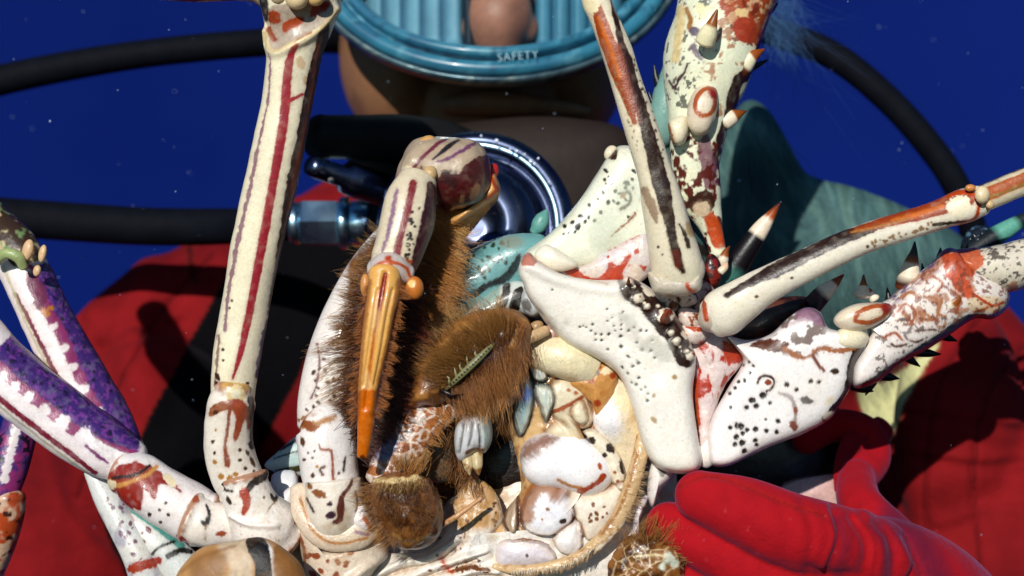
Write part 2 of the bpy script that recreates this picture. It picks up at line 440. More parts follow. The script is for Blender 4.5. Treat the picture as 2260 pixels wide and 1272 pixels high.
def lathe(prof, cx, cy, d, n=96, base='#888888', axis=(0, -1, 0), squash=1.0, scale=None):
    "prof rows (radius px, mm along the axis); axis points out of the face"
    k = float(PX(d)); o = P(cx, cy, d); ax = np.array(axis, float); ax /= np.linalg.norm(ax)
    up = np.array((0, 0, 1.0)) if abs(ax[2]) < .9 else np.array((1.0, 0, 0)); e1 = np.cross(up, ax); e1 /= np.linalg.norm(e1); e2 = np.cross(ax, e1)
    th = np.linspace(0, 2 * math.pi, n, endpoint=False); pr = np.asarray(prof, float)
    V = o + pr[:, None, 0, None] * k * (np.cos(th)[None, :, None] * e1 + squash * np.sin(th)[None, :, None] * e2) + (pr[:, 1] / 1000)[:, None, None] * ax
    M = Mesh(V.reshape(-1, 3), grid_faces(len(pr), n), None, C(base))
    if (M.N * (M.V - o)).sum() < 0: M.Q = M.Q[:, ::-1]; M.upd()
    return M

# ------------------------------------------------------------------ materials
def mat(name, rough=.4, spec=.5, bump=(), sss=0.0, metal=0.0, sheen=0.0, sheen_tint=(1, 1, 1), coat=0.0, var=0.0, var_scale=400, color=None, rough_var=0.0, aniso=None):
    m = bpy.data.materials.new(name); m.use_nodes = True; nt = m.node_tree; b = nt.nodes['Principled BSDF']; L = nt.links
    b.inputs['Roughness'].default_value = rough; b.inputs['Specular IOR Level'].default_value = spec; b.inputs['Metallic'].default_value = metal
    tc = nt.nodes.new('ShaderNodeTexCoord')
    if color is None:
        at = nt.nodes.new('ShaderNodeAttribute'); at.attribute_name = 'Col'; src = at.outputs['Color']
    else:
        rg = nt.nodes.new('ShaderNodeRGB'); rg.outputs[0].default_value = (*color, 1); src = rg.outputs[0]
    if var:
        nz = nt.nodes.new('ShaderNodeTexNoise'); nz.inputs['Scale'].default_value = var_scale; nz.inputs['Detail'].default_value = 5
        L.new(tc.outputs['Object'], nz.inputs['Vector'])
        mr = nt.nodes.new('ShaderNodeMapRange'); mr.inputs[1].default_value = .25; mr.inputs[2].default_value = .75; mr.inputs[3].default_value = 1 - var; mr.inputs[4].default_value = 1 + var * .6
        L.new(nz.outputs[0], mr.inputs[0])
        mx = nt.nodes.new('ShaderNodeVectorMath'); mx.operation = 'MULTIPLY'; L.new(src, mx.inputs[0]); L.new(mr.outputs[0], mx.inputs[1]); src = mx.outputs[0]
        if rough_var:
            r2 = nt.nodes.new('ShaderNodeMapRange'); r2.inputs[1].default_value = .3; r2.inputs[2].default_value = .7; r2.inputs[3].default_value = rough - rough_var; r2.inputs[4].default_value = rough + rough_var
            L.new(nz.outputs[0], r2.inputs[0]); L.new(r2.outputs[0], b.inputs['Roughness'])
    L.new(src, b.inputs['Base Color'])
    if sss:
        b.inputs['Subsurface Weight'].default_value = sss; b.inputs['Subsurface Radius'].default_value = (1.0, .6, .4); b.inputs['Subsurface Scale'].default_value = .0015
    if sheen:
        b.inputs['Sheen Weight'].default_value = sheen; b.inputs['Sheen Roughness'].default_value = .4; b.inputs['Sheen Tint'].default_value = (*sheen_tint, 1)
    if coat: b.inputs['Coat Weight'].default_value = coat; b.inputs['Coat Roughness'].default_value = .12
    prev = None
    for (sc_, st) in bump:
        nz = nt.nodes.new('ShaderNodeTexNoise'); nz.inputs['Scale'].default_value = sc_; nz.inputs['Detail'].default_value = 4
        L.new(tc.outputs['Object'], nz.inputs['Vector'])
        bp = nt.nodes.new('ShaderNodeBump'); bp.inputs['Strength'].default_value = 1; bp.inputs['Distance'].default_value = st / 1000
        L.new(nz.outputs[0], bp.inputs['Height'])
        if prev: L.new(prev, bp.inputs['Normal'])
        prev = bp.outputs[0]
    if prev: L.new(prev, b.inputs['Normal'])
    return m

SHELL = mat('shell', .36, .48, ((350, .16), (1600, .10)), sss=.14, coat=.22, var=.10, var_scale=900)
FLESH = mat('membrane', .36, .5, ((250, .5), (1200, .15)), sss=.25, coat=.10, var=.14, var_scale=700)
SETAE = mat('setae', .36, .55, ())
SPINE = mat('spine', .38, .45, ((900, .10),), sss=.12, var=.14, var_scale=900)
RUBBER = mat('rubber', .7, .06, ((500, .15),), color=(.004, .0052, .009), var=.3, var_scale=120)
SUIT = mat('neoprene', .85, .06, ((70, 1.6), (900, .25), (2600, .15)), sheen=.04, sheen_tint=(.6, .5, .7), var=.22, var_scale=60)
GLOVE = mat('glove_fabric', .85, .15, ((110, .9), (700, .22), (3000, .14)), sheen=.13, sheen_tint=(.5, .4, .9), var=.12, var_scale=150)
SKIN = mat('skin', .5, .4, ((600, .15),), sss=.15, var=.12, var_scale=200)
CHROME = mat('blue_chrome', .27, .5, ((40, .15),), metal=1.0, color=(.11, .135, .22), var=.15, var_scale=60, rough_var=.06)
NICKEL = mat('nickel', .30, .5, ((60, .1),), metal=1.0, color=(.46, .70, .86), var=.12, var_scale=90, rough_var=.05)
PLASTIC = mat('painted', .35, .5, ((300, .08),), coat=.2, var=.10, var_scale=120)
HAIRM = mat('hair', .5, .4, ())

# ================================================================== the water behind
def build_water():
    n, m = 40, 80; V = []
    for i in range(n):
        e = -.95 + 1.9 * i / (n - 1)
        for j in range(m):
            a = -1.05 + 2.1 * j / (m - 1)
            V.append((6.5 * math.sin(a) * math.cos(e), 6.5 * math.cos(a) * math.cos(e) - .3, 6.5 * math.sin(e)))
    M = Mesh(np.array(V), grid_faces(n, m, False)); M.Q = M.Q[:, ::-1]
    m_ = mat('open_water', 1.0, 0.0, color=(.0045, .0155, .150), var=.30, var_scale=.35)
    o = raw(M, 'water', m_); o['kind'] = 'structure'; o['label'] = 'deep blue open sea water behind the diver'
build_water()

def build_snow():
    g = np.random.default_rng(3); n = 420; R = []
    x = g.uniform(-100, 2360, n); y = g.uniform(-80, 1360, n); d = g.uniform(30, 420, n); V = []; T = []
    c = P(x, y, d); r = g.uniform(.10, .42, n) ** 1.0 / 1000 * PX(d) / S0
    r[::29] *= 2.1
    for k in range(n):
        o = len(V)
        for v in ((1, 0, 0), (-1, 0, 0), (0, 1, 0), (0, -1, 0), (0, 0, 1), (0, 0, -1)): V.append(c[k] + r[k] * np.array(v) * g.uniform(.6, 1.1))
        for t in ((0, 2, 4), (2, 1, 4), (1, 3, 4), (3, 0, 4), (2, 0, 5), (1, 2, 5), (3, 1, 5), (0, 3, 5)): T.append([o + q for q in t])
    M = Mesh(np.array(V), np.zeros((0, 4)), T, C('#9fb6d8'))
    o = raw(M, 'marine_snow', mat('drifting_specks', .7, .3)); o['kind'] = 'stuff'; o['label'] = 'pale specks drifting in the blue water'; o['category'] = 'specks'
build_snow()

# ================================================================== the diver
def A3(d, *rows):       # rows (x, y, r) at one depth
    return [(x, y, r, d) for x, y, r in rows]

diver = empty('person', P(1130, 1900, 230), 'scuba diver in a red wetsuit and red glove gripping the lobster', 'person')

# head and neck, one continuous body
def ell(x, y, rx, ry, d, dd, base='#888888'):
    th = np.linspace(0, 2 * math.pi, 40, endpoint=False)
    return blob([(x + rx * math.cos(t), y + ry * math.sin(t)) for t in th], dd, d, base, p=2, sp=8, back=1)
head = union([ell(1080, -60, 330, 460, 300, 95), ell(1075, 230, 215, 170, 262, 60), ell(878, 120, 130, 200, 254, 54), ell(1260, 120, 125, 200, 262, 52),
              tube([(1075, 250, 190, 270), (1080, 480, 210, 280), (1090, 800, 260, 290)], sp=8), 
              tube([(1098, -170, 40, 218), (1100, -60, 56, 196), (1103, 30, 72, 178), (1103, 84, 60, 180)], sp=6, cap=(1, .7)), tube([(1098, -100, 60, 222), (1103, 60, 70, 210)], sp=6),
              ell(1162, 62, 30, 36, 182, 8), ell(1044, 62, 30, 36, 182, 8),
              tube([(980, 232, 18, 204), (1080, 226, 30, 194), (1210, 234, 20, 198), (1300, 246, 12, 206)], sp=6)], .002, 5, '#8f6548')
head.mottle('#6d4632', .45, .75, 90, a=.5); head.poly([(1020, -200), (1180, -200), (1185, 110), (1030, 112)], '#b5735a', soft=20, smooth=False, a=.8)
head.stroke([(1140, 20), (1150, 90)], 44, '#6d3f30', soft=40, a=.6)
raw(head, 'body', SKIN, diver)
for ex in (940, 1240):
    raw(ball(ex, -105, 52, 214, '#e8e4dc'), 'eye', SHELL, diver)

# wetsuit: shoulders, chest, one arm
suit = union([tube([(1500, 700, 330, 330), (900, 720, 340, 330), (480, 800, 270, 300), (300, 905, 225, 285), (60, 1350, 230, 260)], sp=9, cap=(1, 1), flat=.62),
              tube([(900, 720, 330, 330), (1500, 700, 300, 330), (1850, 760, 250, 290), (2030, 820, 235, 240), (2170, 1040, 235, 185), (2190, 1260, 225, 160), (2190, 1700, 210, 120)], sp=9, cap=(1, 1), flat=.62),
              tube([(1100, 640, 560, 340), (1100, 1000, 640, 335), (1100, 1700, 560, 330)], sp=10, flat=.42),
              ell(330, 1000, 240, 260, 258, 52), ell(2120, 960, 150, 300, 165, 30)], .0019, 26, '#80161a')
suit.mottle('#5e0f16', .42, .72, 22, a=.7)
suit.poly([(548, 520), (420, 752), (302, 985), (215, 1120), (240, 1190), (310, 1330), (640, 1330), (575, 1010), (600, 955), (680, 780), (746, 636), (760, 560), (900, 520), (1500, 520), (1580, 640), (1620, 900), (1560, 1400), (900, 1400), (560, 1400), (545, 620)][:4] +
          [(240, 1190), (310, 1330), (560, 1330), (570, 1000), (660, 830), (742, 636), (800, 540), (700, 500)], '#07070c', jag=1.5, freq=120, smooth=False)  # black area laid over the red, shoulder to lower edge
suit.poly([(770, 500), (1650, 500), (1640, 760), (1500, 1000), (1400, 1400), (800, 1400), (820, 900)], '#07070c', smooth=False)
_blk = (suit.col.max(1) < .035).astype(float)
suit.stroke([(418, 545), (424, 600), (432, 622)], 9, '#3a0a0d', jag=2)
suit.ridge([(330, 600), (300, 760), (330, 900)], 90, 5); suit.ridge([(170, 720), (230, 820), (250, 980)], 60, -5)
for q in ([(2020, 890), (2140, 905), (2300, 880)], [(1990, 985), (2120, 1000), (2300, 985)], [(2080, 800), (2180, 830), (2300, 820)], [(2050, 1130), (2180, 1110), (2320, 1150)]):
    suit.ridge(q, 90, -2.2)
suit.poly([(1895, 860), (1960, 840), (2070, 760), (2010, 860), (1968, 962), (1950, 1000), (1915, 930)], '#d9d9a0', jag=2, freq=200)
for q in ([(2215, 640), (2120, 760), (2060, 900), (2040, 1100), (2060, 1300)], [(2260, 760), (2180, 880), (2150, 1050), (2165, 1300)], [(470, 560), (350, 700), (240, 900), (170, 1100)]):
    suit.ridge(q, 16, -1.6); suit.stroke(q, 7, '#2a070a', jag=1, a=.55, soft=8)
for q in ([(2290, 940), (2160, 915), (2010, 900)], [(2290, 1000), (2150, 1010), (2000, 990)], [(2290, 1140), (2190, 1120), (2080, 1150)], [(170, 760), (290, 720), (400, 690)], [(200, 830), (300, 810), (390, 760)]): suit.ridge(q, 30, 1.6)
for q in ([(2290, 960), (2160, 938), (2010, 920)], [(2290, 1022), (2150, 1032), (2010, 1010)], [(180, 785), (290, 748), (400, 712)]): suit.ridge(q, 22, -1.8)
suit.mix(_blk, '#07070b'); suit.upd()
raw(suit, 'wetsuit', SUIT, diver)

# hair: a drifting mass and its locks
hm = blob([(1590, 300), (1640, 225), (1690, 240), (1745, 320), (1790, 385), (1900, 425), (2010, 470), (2120, 520), (2150, 600), (2080, 690), (1900, 740), (1700, 720), (1560, 640), (1540, 460)], 26, 200, '#3c5c5c', spine=[(1650, 330), (1680, 480), (1800, 570), (2020, 590)], sp=4)
for k in range(150):
    x = 1590 + 3.4 * k + rng.uniform(-8, 8); y = 250 + max(0, x - 1700) * .62
    hm.stroke([(x - 40 + rng.uniform(-25, 25), y), (x - 10 + rng.uniform(-30, 30), y + 110), (x + 30 + rng.uniform(-60, 60), y + 250), (x + rng.uniform(-50, 110), y + 420)], rng.uniform(3, 14), ('#557a78', '#2f4e54', '#4c6a60', '#365557', '#668a84')[k % 5], soft=8, a=.46)
hm.disp(3.0, 22, 4); hm.disp(.5, 110, 8)
hair = raw(hm, 'hair', mat('matted_hair', .75, .25, ((500, .5),), var=.2, var_scale=120), diver)
hl = []
for k in range(30):
    x = 1620 + 15 * k + rng.uniform(-10, 10); y = 290 + max(0, x - 1690) * .56
    hl.append(hair_line([(x, y), (x + 14, y + 8)], 60, -80 + rng.uniform(-8, 14), rng.uniform(170, 300), ('#3d6668', '#2a4a52', '#567a70')[k % 3], '#22414a', 146, 6, 12, .09, seed=k, out=.02, bend=(.10, 0, -.1), curl=.05, segs=6, jit=.2))
fz = hair_surf(hm, hm.front * sstep(0, 40, hm.y - 250 - np.maximum(0, hm.x - 1690) * .55), 5200, 150, '#4c7070', '#2c484e', (.16, .02, -1.0), .10, 5, (.10, 0, -.06), .05, nw=.10)
raw(fz, 'lock', HAIRM, hair)
wisp = []
for k in range(12):
    wisp.append(hair_line([(1690 + 6 * k, -20), (1700 + 3 * k, 90)], 26, -80 + rng.uniform(-30, 40), rng.uniform(60, 130), '#466f9c', '#274f88', 160, 16, 16, .08, seed=80 + k, curl=.3))
raw(join(*wisp), 'lock', HAIRM, hair)

# ------------------------------------------------------------------ glove on the hand that holds the animal
gl = union([
    tube([(1545, 1095, 57, -12), (1640, 1128, 76, -14), (1745, 1172, 84, -14), (1835, 1196, 84, -6), (1930, 1230, 90, 8)], sp=5, cap=(1.0, .8)),
    tube([(1478, 1163, 56, -2), (1580, 1208, 66, -6), (1690, 1268, 72, -6), (1790, 1312, 78, -2), (1930, 1330, 90, 10)], sp=5, cap=(1.0, .8)),
    tube([(1505, 1262, 54, 4), (1600, 1310, 62, 0), (1700, 1370, 68, 0), (1880, 1410, 80, 12)], sp=5, cap=(1, .8)),
    tube([(1560, 1365, 46, 8), (1660, 1420, 52, 6), (1760, 1465, 56, 8), (1880, 1480, 66, 18)], sp=5, cap=(1, .8)),
    tube([(1850, 1200, 70, 14), (1960, 1250, 110, 22), (2050, 1330, 140, 40), (2150, 1460, 150, 80)], sp=6, cap=(.6, .6)),
    tube([(1930, 1330, 110, 24), (1990, 1400, 130, 30), (2110, 1500, 140, 80)], sp=6, cap=(.6, .6)),
    tube([(1960, 1190, 62, 26), (1900, 1115, 50, 40), (1888, 1050, 42, 62)], sp=5, cap=(.6, .8)),
    tube([(1884, 1070, 40, 58), (1922, 1010, 44, 76), (1905, 955, 40, 82), (1840, 940, 36, 84), (1780, 970, 34, 82)], sp=5, cap=(.6, 1))], .0009, 8, '#a60d19')
gl.mottle('#9c0b18', .45, .8, 60, a=.5)
for w, h in (([(1836, 1120), (1856, 1180), (1832, 1262)], -1.6), ([(1880, 1140), (1915, 1200), (1905, 1270)], -1.4), ([(1930, 1150), (1970, 1210), (1975, 1272)], -1.6), ([(1905, 1125), (1942, 1190), (1938, 1272)], 1.2), ([(1960, 1170), (2005, 1240), (2010, 1290)], 1.0), ([(1790, 1260), (1830, 1272), (1880, 1270)], -1.4)):
    gl.ridge(w, 26, h)
for q, w, h in (([(1500, 1075), (1560, 1052), (1640, 1072), (1730, 1110), (1820, 1140)], 7, -.7), ([(1600, 1110), (1640, 1150), (1680, 1200)], 30, -.5), ([(1720, 1100), (1740, 1170), (1725, 1240)], 40, -.6), ([(1770, 1105), (1795, 1180), (1780, 1250)], 24, -.7), ([(1530, 1180), (1570, 1215), (1590, 1260)], 26, -.5), ([(1820, 1115), (1838, 1180), (1815, 1250)], 12, .8), ([(1885, 1135), (1925, 1200), (1918, 1270)], 12, .8), ([(1995, 1180), (2030, 1250), (2040, 1300)], 16, -1.2)):
    gl.ridge(q, w, h)
gl.stroke([(1500, 1075), (1560, 1052), (1640, 1072), (1730, 1110), (1820, 1140)], 3, '#6a0a12', jag=.5, a=.5)
gl.scatter([(1500, 1080), (1640, 1060), (1900, 1150), (1980, 1272), (1600, 1272), (1440, 1170)], 14, (1.2, 2.4), '#c2525a', 3, a=.35)
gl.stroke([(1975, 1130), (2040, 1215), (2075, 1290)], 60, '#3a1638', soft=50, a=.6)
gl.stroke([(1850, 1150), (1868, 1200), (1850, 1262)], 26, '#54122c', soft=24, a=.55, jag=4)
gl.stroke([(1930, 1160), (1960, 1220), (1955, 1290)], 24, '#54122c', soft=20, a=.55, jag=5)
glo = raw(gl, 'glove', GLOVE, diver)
cf = tube([(1850, 1085, 10, 50), (1872, 1040, 34, 62), (1905, 985, 46, 74), (1950, 940, 26, 84)], '#9a0d1a', flat=.25); cf.ridge([(1860, 1060), (1890, 1000), (1925, 950)], 16, 1.6)
raw(cf, 'cuff_fold', GLOVE, glo)

# ================================================================== mask
MD = 150
mask = empty('diving_mask', P(1090, -130, MD + 20), 'oval diving mask with a teal frame and SAFETY lettered on its lens', 'diving mask')
MC = (1090, -130)
def oval_ring(prof, base, d=MD, n=200):
    "prof rows (a offset px from outer oval, mm towards camera)"
    th = np.linspace(0, 2 * math.pi, n, endpoint=False); k = float(PX(d)); o = P(*MC, d); V = []
    for (q, z) in prof:
        V.append(np.stack([o[0] + (432 + q) * k * np.cos(th), np.full(n, o[1] - z / 1000) + 0.028 * ((432 * np.cos(th)) / 432) ** 2, o[2] + (321 + q) * k * np.sin(th)], -1))
    V = np.array(V); V[:, :, 1] += 0
    M = Mesh(V.reshape(-1, 3), grid_faces(len(prof), n), None, C(base))
    if M.N[:, 1].mean() > 0: M.Q = M.Q[:, ::-1]; M.upd()
    return M
SKIRT = mat('mask_skirt', .55, .4, ((90, .6),), var=.2, var_scale=60)
rim = oval_ring([(-14, 4), (-14, 12), (-11, 14), (-5, 14), (1, 11), (3, 6), (0, -4), (-8, -6)], '#5f7c86')
rim.mottle('#2c4350', .5, .62, 150, a=.7).mottle('#9fb0ae', .62, .7, 260, seed=3, a=.7)
raw(rim, 'rim', mat('worn_steel', .3, .5, ((300, .1),), metal=.55, var=.2, var_scale=200), mask)
fr = oval_ring([(-15, 4), (-15, 9), (-19, 12), (-30, 14), (-44, 13), (-50, 9), (-52, 3), (-58, 2), (-60, 6), (-66, 9), (-76, 9), (-84, 6), (-90, -2), (-70, -8), (-30, -8)], '#2f7690')
fr.mottle('#225a7a', .45, .7, 80, a=.7).mottle('#6fb0c0', .58, .75, 140, seed=4, a=.5).mottle('#1d3f58', .62, .72, 320, seed=6, a=.6)
frame = raw(fr, 'frame', PLASTIC, mask)
# rubber skirt from the frame back to the face
raw(oval_ring([(-10, -2), (-30, -14), (-60, -30), (-95, -50), (-120, -60), (-100, -60), (-70, -48), (-40, -30), (-24, -10), (-14, -4)], '#14242c'), 'skirt', mat('black_skirt', .6, .3, ((80, .5),)), mask)
# ribbed inner walls each side of the nose
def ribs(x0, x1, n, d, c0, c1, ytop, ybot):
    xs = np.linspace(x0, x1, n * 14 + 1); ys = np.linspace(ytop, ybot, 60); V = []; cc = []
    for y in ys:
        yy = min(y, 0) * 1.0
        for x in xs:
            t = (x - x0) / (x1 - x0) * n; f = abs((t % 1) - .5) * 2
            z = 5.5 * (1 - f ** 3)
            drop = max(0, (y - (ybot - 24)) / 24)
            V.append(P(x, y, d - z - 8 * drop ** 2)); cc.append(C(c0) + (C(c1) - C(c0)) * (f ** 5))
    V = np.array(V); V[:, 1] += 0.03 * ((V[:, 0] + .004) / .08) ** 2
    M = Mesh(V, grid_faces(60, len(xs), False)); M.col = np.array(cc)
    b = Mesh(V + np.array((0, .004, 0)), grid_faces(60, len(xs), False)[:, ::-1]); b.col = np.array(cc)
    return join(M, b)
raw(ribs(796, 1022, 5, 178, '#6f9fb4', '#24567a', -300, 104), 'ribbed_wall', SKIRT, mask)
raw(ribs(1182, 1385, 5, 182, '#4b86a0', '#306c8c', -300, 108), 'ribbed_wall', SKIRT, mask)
raw(join(blob([(1020, -300), (1034, -300), (1044, 60), (1050, 112), (1024, 112), (1022, 0)], 6, 178, '#0c1420', sp=6, spine=[(1028, -250), (1036, 90)], smooth=False),
     tube([(800, 84, 9, 170), (900, 108, 12, 166), (1000, 118, 13, 163), (1100, 121, 13, 162), (1200, 118, 13, 163), (1300, 108, 12, 166), (1390, 80, 9, 172)], '#1d4c74', sp=4)), 'nose_pocket', SKIRT, mask)
# lens
GL = bpy.data.materials.new('lens_glass'); GL.use_nodes = True; nt = GL.node_tree; nt.nodes.clear()
ou = nt.nodes.new('ShaderNodeOutputMaterial'); tr = nt.nodes.new('ShaderNodeBsdfTransparent'); tr.inputs[0].default_value = (.95, .985, .99, 1)
gs = nt.nodes.new('ShaderNodeBsdfGlossy'); gs.inputs['Roughness'].default_value = .05; gs.inputs[0].default_value = (.7, .9, 1, 1); fz = nt.nodes.new('ShaderNodeFresnel'); fz.inputs[0].default_value = 1.25
mx = nt.nodes.new('ShaderNodeMixShader'); nt.links.new(fz.outputs[0], mx.inputs[0]); nt.links.new(tr.outputs[0], mx.inputs[1]); nt.links.new(gs.outputs[0], mx.inputs[2]); nt.links.new(mx.outputs[0], ou.inputs[0])
th = np.linspace(0, 2 * math.pi, 120, endpoint=False)
def lens():
    V = []; o = P(*MC, MD); k = float(PX(MD))
    for r in np.linspace(.02, 1, 20):
        V.append(np.stack([o[0] + 350 * k * r * np.cos(th), o[1] - .004 + .028 * (r * .8 * np.cos(th)) ** 2, o[2] + 239 * k * r * np.sin(th)], -1))
    M = Mesh(np.array(V).reshape(-1, 3), grid_faces(20, 120))
    if M.N[:, 1].mean() > 0: M.Q = M.Q[:, ::-1]
    M2 = Mesh(M.V + np.array((0, .003, 0)), M.Q[:, ::-1]); return join(M, M2)
ln = raw(lens(), 'lens', GL, mask)
tx = bpy.data.curves.new('lettering', 'FONT'); tx.body = 'SAFETY'; tx.size = .0056; tx.extrude = .0001; tx.space_character = 1.12; tx.offset = -.00006
t0_ = bpy.data.objects.new('print', tx); COL.objects.link(t0_); bpy.context.view_layer.update()
tm_ = bpy.data.meshes.new_from_object(t0_.evaluated_get(bpy.context.evaluated_depsgraph_get())); bpy.data.objects.remove(t0_)
to = bpy.data.objects.new('lettering', tm_); COL.objects.link(to); tm_.materials.clear(); tm_.materials.append(mat('pale_print', .6, .3, color=(.30, .52, .62)))
to.location = tuple(P(1098, 136, 134)); to.rotation_euler = (math.radians(90), math.radians(-5), 0); put(to, frame)

# ================================================================== regulator
RD = 95
reg = empty('regulator', P(1048, 500, RD + 30), 'round blue chrome breathing regulator in front of the chin', 'regulator')
ax = (-.05, -1, .10)
raw(lathe([(30, -34), (215, -34), (222, -20), (222, -6), (218, 0), (208, 4), (190, 5), (178, 3), (172, -2), (168, -5), (160, -4), (150, 4), (120, 12), (80, 15), (60, 14), (54, 9), (50, 2), (20, 2), (1, 2)], 1048, 505, RD, 140, axis=ax), 'housing', CHROME, reg)
DARKCH = mat('dark_chrome', .22, .5, ((60, .2),), metal=1, color=(.06, .08, .16))
raw(lathe([(1, 8), (34, 8), (46, 4), (48, -4)], 1090, 560, RD - 14, 48, axis=ax), 'purge_button', DARKCH, reg)
raw(lathe([(178, 5.4), (184, 6.2), (189, 5.2)], 1048, 505, RD - .3, 140, axis=ax), 'rib', NICKEL, reg)
bm = [ball(x, y, r, RD - 8, '#dfe9ff', sp=1.5) for x, y, r in ((1096, 311, 5), (1102, 326, 3), (1140, 334, 4), (1158, 341, 3), (1172, 356, 5), (1180, 362, 4), (1062, 300, 3), (1126, 330, 3), (1188, 350, 3), (1212, 402, 3))]
for b_ in bm: raw(b_, 'bubble', mat('air_bubble', .05, .9, coat=1) if b_ is bm[0] else bpy.data.materials['air_bubble'], reg)
RUB2 = mat('exhaust_rubber', .6, .12, ((200, .2),), color=(.007, .007, .008), var=.3, var_scale=90)
ex = tube([(712, 302, 48, 118), (800, 304, 50, 118), (900, 312, 58, 124), (1000, 340, 64, 130), (1060, 400, 60, 132)], sp=4, cap=(.12, .6))
raw(ex, 'exhaust_tube', RUB2, reg)
raw(lathe([(.5, -2), (20, -2), (28, -3), (30, 0), (34, 0), (44, 1.2), (50, 0), (50, -3)], 704, 302, 116, 48, axis=(-.55, -.8, .05)), 'tube_end', RUB2, reg)
raw(blob([(770, 345), (860, 300), (1100, 262), (1270, 262), (1390, 300), (1410, 460), (1300, 560), (1100, 600), (900, 560), (800, 450)], 22, 160, '#271d19', sp=7), 'mouthpiece_chin_shade', mat('shade_brown', .7, .3, ((150, .4),), var=.2, var_scale=80), reg)  # mouthpiece widened into a dark sheet that paints in the chin's shade
# side knob and hose fitting
raw(lathe([(1, 16), (20, 16), (24, 12), (24, -4), (36, -6), (40, -14), (40, -40)], 742, 385, 108, 40, axis=(-.7, -.7, .2)), 'knob', CHROME, reg)
raw(lathe([(1, 5), (5, 4), (7, 0)], 731, 399, 96, 20), 'highlight_dot', SHELL, reg)  # small dot added in place of the highlight on the knob
def xl(prof, x, y, d, n, rot=0):
    k = float(PX(d)); o = P(x, y, d); t = np.linspace(0, 2 * math.pi, n, endpoint=False) + rot; V = []
    for (r, dx) in prof: V.append(np.stack([np.full(n, o[0] + dx * k), o[1] + r * k * np.cos(t), o[2] + r * k * np.sin(t)], -1))
    M = Mesh(np.array(V).reshape(-1, 3), grid_faces(len(prof), n))
    if (M.N * (M.V - o)).sum() < 0: M.Q = M.Q[:, ::-1]; M.upd()
    return M
ft = raw(xl([(30, 0), (44, 2), (47, 6), (47, 22), (42, 26), (30, 26)], 640, 493, 150, 48), 'hose_fitting', NICKEL, reg)
raw(xl([(30, 0), (50, 0), (54, 4), (54, 80), (50, 84), (30, 84)], 666, 493, 150, 6, math.radians(30 + 28)), 'nut', NICKEL, ft, smooth=False)
raw(xl([(28, 0), (56, 0), (59, 4), (59, 16), (56, 20), (28, 20)], 751, 493, 150, 56), 'washer', NICKEL, ft)
raw(xl([(28, 0), (47, 1), (50, 5), (50, 42), (46, 46), (40, 48), (40, 120)], 772, 493, 150, 56), 'collar', NICKEL, ft)

# ================================================================== hoses
def hose(rows, label):
    o = raw(tube(rows, sp=5, flat=1.0), 'air_hose', RUBBER); o['label'] = label; o['category'] = 'hose'; o['group'] = 'black rubber hoses round the diver'
hose([(-420, 430, 44, 215), (-100, 470, 44, 208), (100, 486, 43, 205), (320, 500, 42, 205), (500, 500, 40, 192), (590, 496, 37, 166), (648, 494, 36, 152)], 'thick black hose ending in the nickel hose fitting of the regulator')
hose([(-420, 290, 34, 240), (-80, 198, 34, 235), (120, 152, 33, 233), (330, 118, 31, 232), (560, 96, 31, 236), (740, 88, 31, 262), (900, 120, 31, 330)], 'black hose running from behind the mask to the upper left')
hose([(1600, 40, 30, 330), (1740, 82, 32, 262), (1850, 130, 31, 250), (1960, 220, 30, 245), (2050, 320, 30, 243), (2110, 410, 30, 243), (2150, 520, 30, 250), (2165, 700, 30, 270)], 'black hose curving down over the teal hair to the shoulder')

# ================================================================== the spiny lobster
lob = empty('spiny_lobster', P(1080, 1400, 10), 'large spotted spiny lobster held belly outward with striped legs and thorny antennae', 'lobster')
W = '#f5efe4'; CREAM = '#e6d9a8'; RED = '#8e1526'; ORG = '#b8430f'; DKR = '#2a0a08'; BRN = '#5a2410'; PUR = '#4b2a78'; MAG = '#86235e'; TEAL = '#6f9c98'; BLK = '#0c0808'

# ------------------------------------------------------------------ body under the legs
body = blob([(470, 1160), (540, 1090), (640, 1060), (760, 1150), (900, 1190), (1000, 1100), (1180, 1010), (1380, 930), (1450, 960), (1500, 1080), (1520, 1340), (900, 1420), (560, 1360)], 16, 30, '#ebe2d6', spine=[(700, 1240), (1000, 1230), (1300, 1150)], p=2.0)
for q in ([(640, 1190), (760, 1262), (900, 1250), (990, 1190), (1060, 1140)], [(700, 1290), (850, 1285), (980, 1225), (1060, 1170)], [(560, 1180), (620, 1250), (640, 1300)], [(880, 1300), (1000, 1262), (1090, 1200)]):
    body.ridge(q, 22, 2.2)
for q in ([(660, 1215), (780, 1275), (920, 1262), (1010, 1205)], [(860, 1295), (990, 1240), (1060, 1180)]):
    body.ridge(q, 12, -1.6); body.stroke(q, 7, '#a98a6c', jag=2, a=.6)
body.mottle('#b08a62', .58, .75, 220, a=.45)
body.scatter([(980, 1050), (1110, 1040), (1100, 1250), (960, 1272), (900, 1230)], 22, (2, 4.5), '#5a3413', 4)
body.scatter([(980, 1040), (1120, 1030), (1110, 1230), (940, 1262)], 14, (3, 8), '#b8813f', 5, a=.6)
body.scatter([(980, 1225), (1060, 1240), (1090, 1300), (960, 1300)], 18, (3, 9), '#5a2410', 6)
body.stroke([(975, 1236), (985, 1255), (1000, 1262)], 10, ORG, jag=2)
body.poly([(980, 1040), (1110, 1010), (1110, 1180), (1040, 1210), (980, 1150)], '#b98c58', soft=30, jag=6, a=.7); body.disp(.9, 260, 3)
bodyo = raw(body, 'sternum', FLESH, lob)
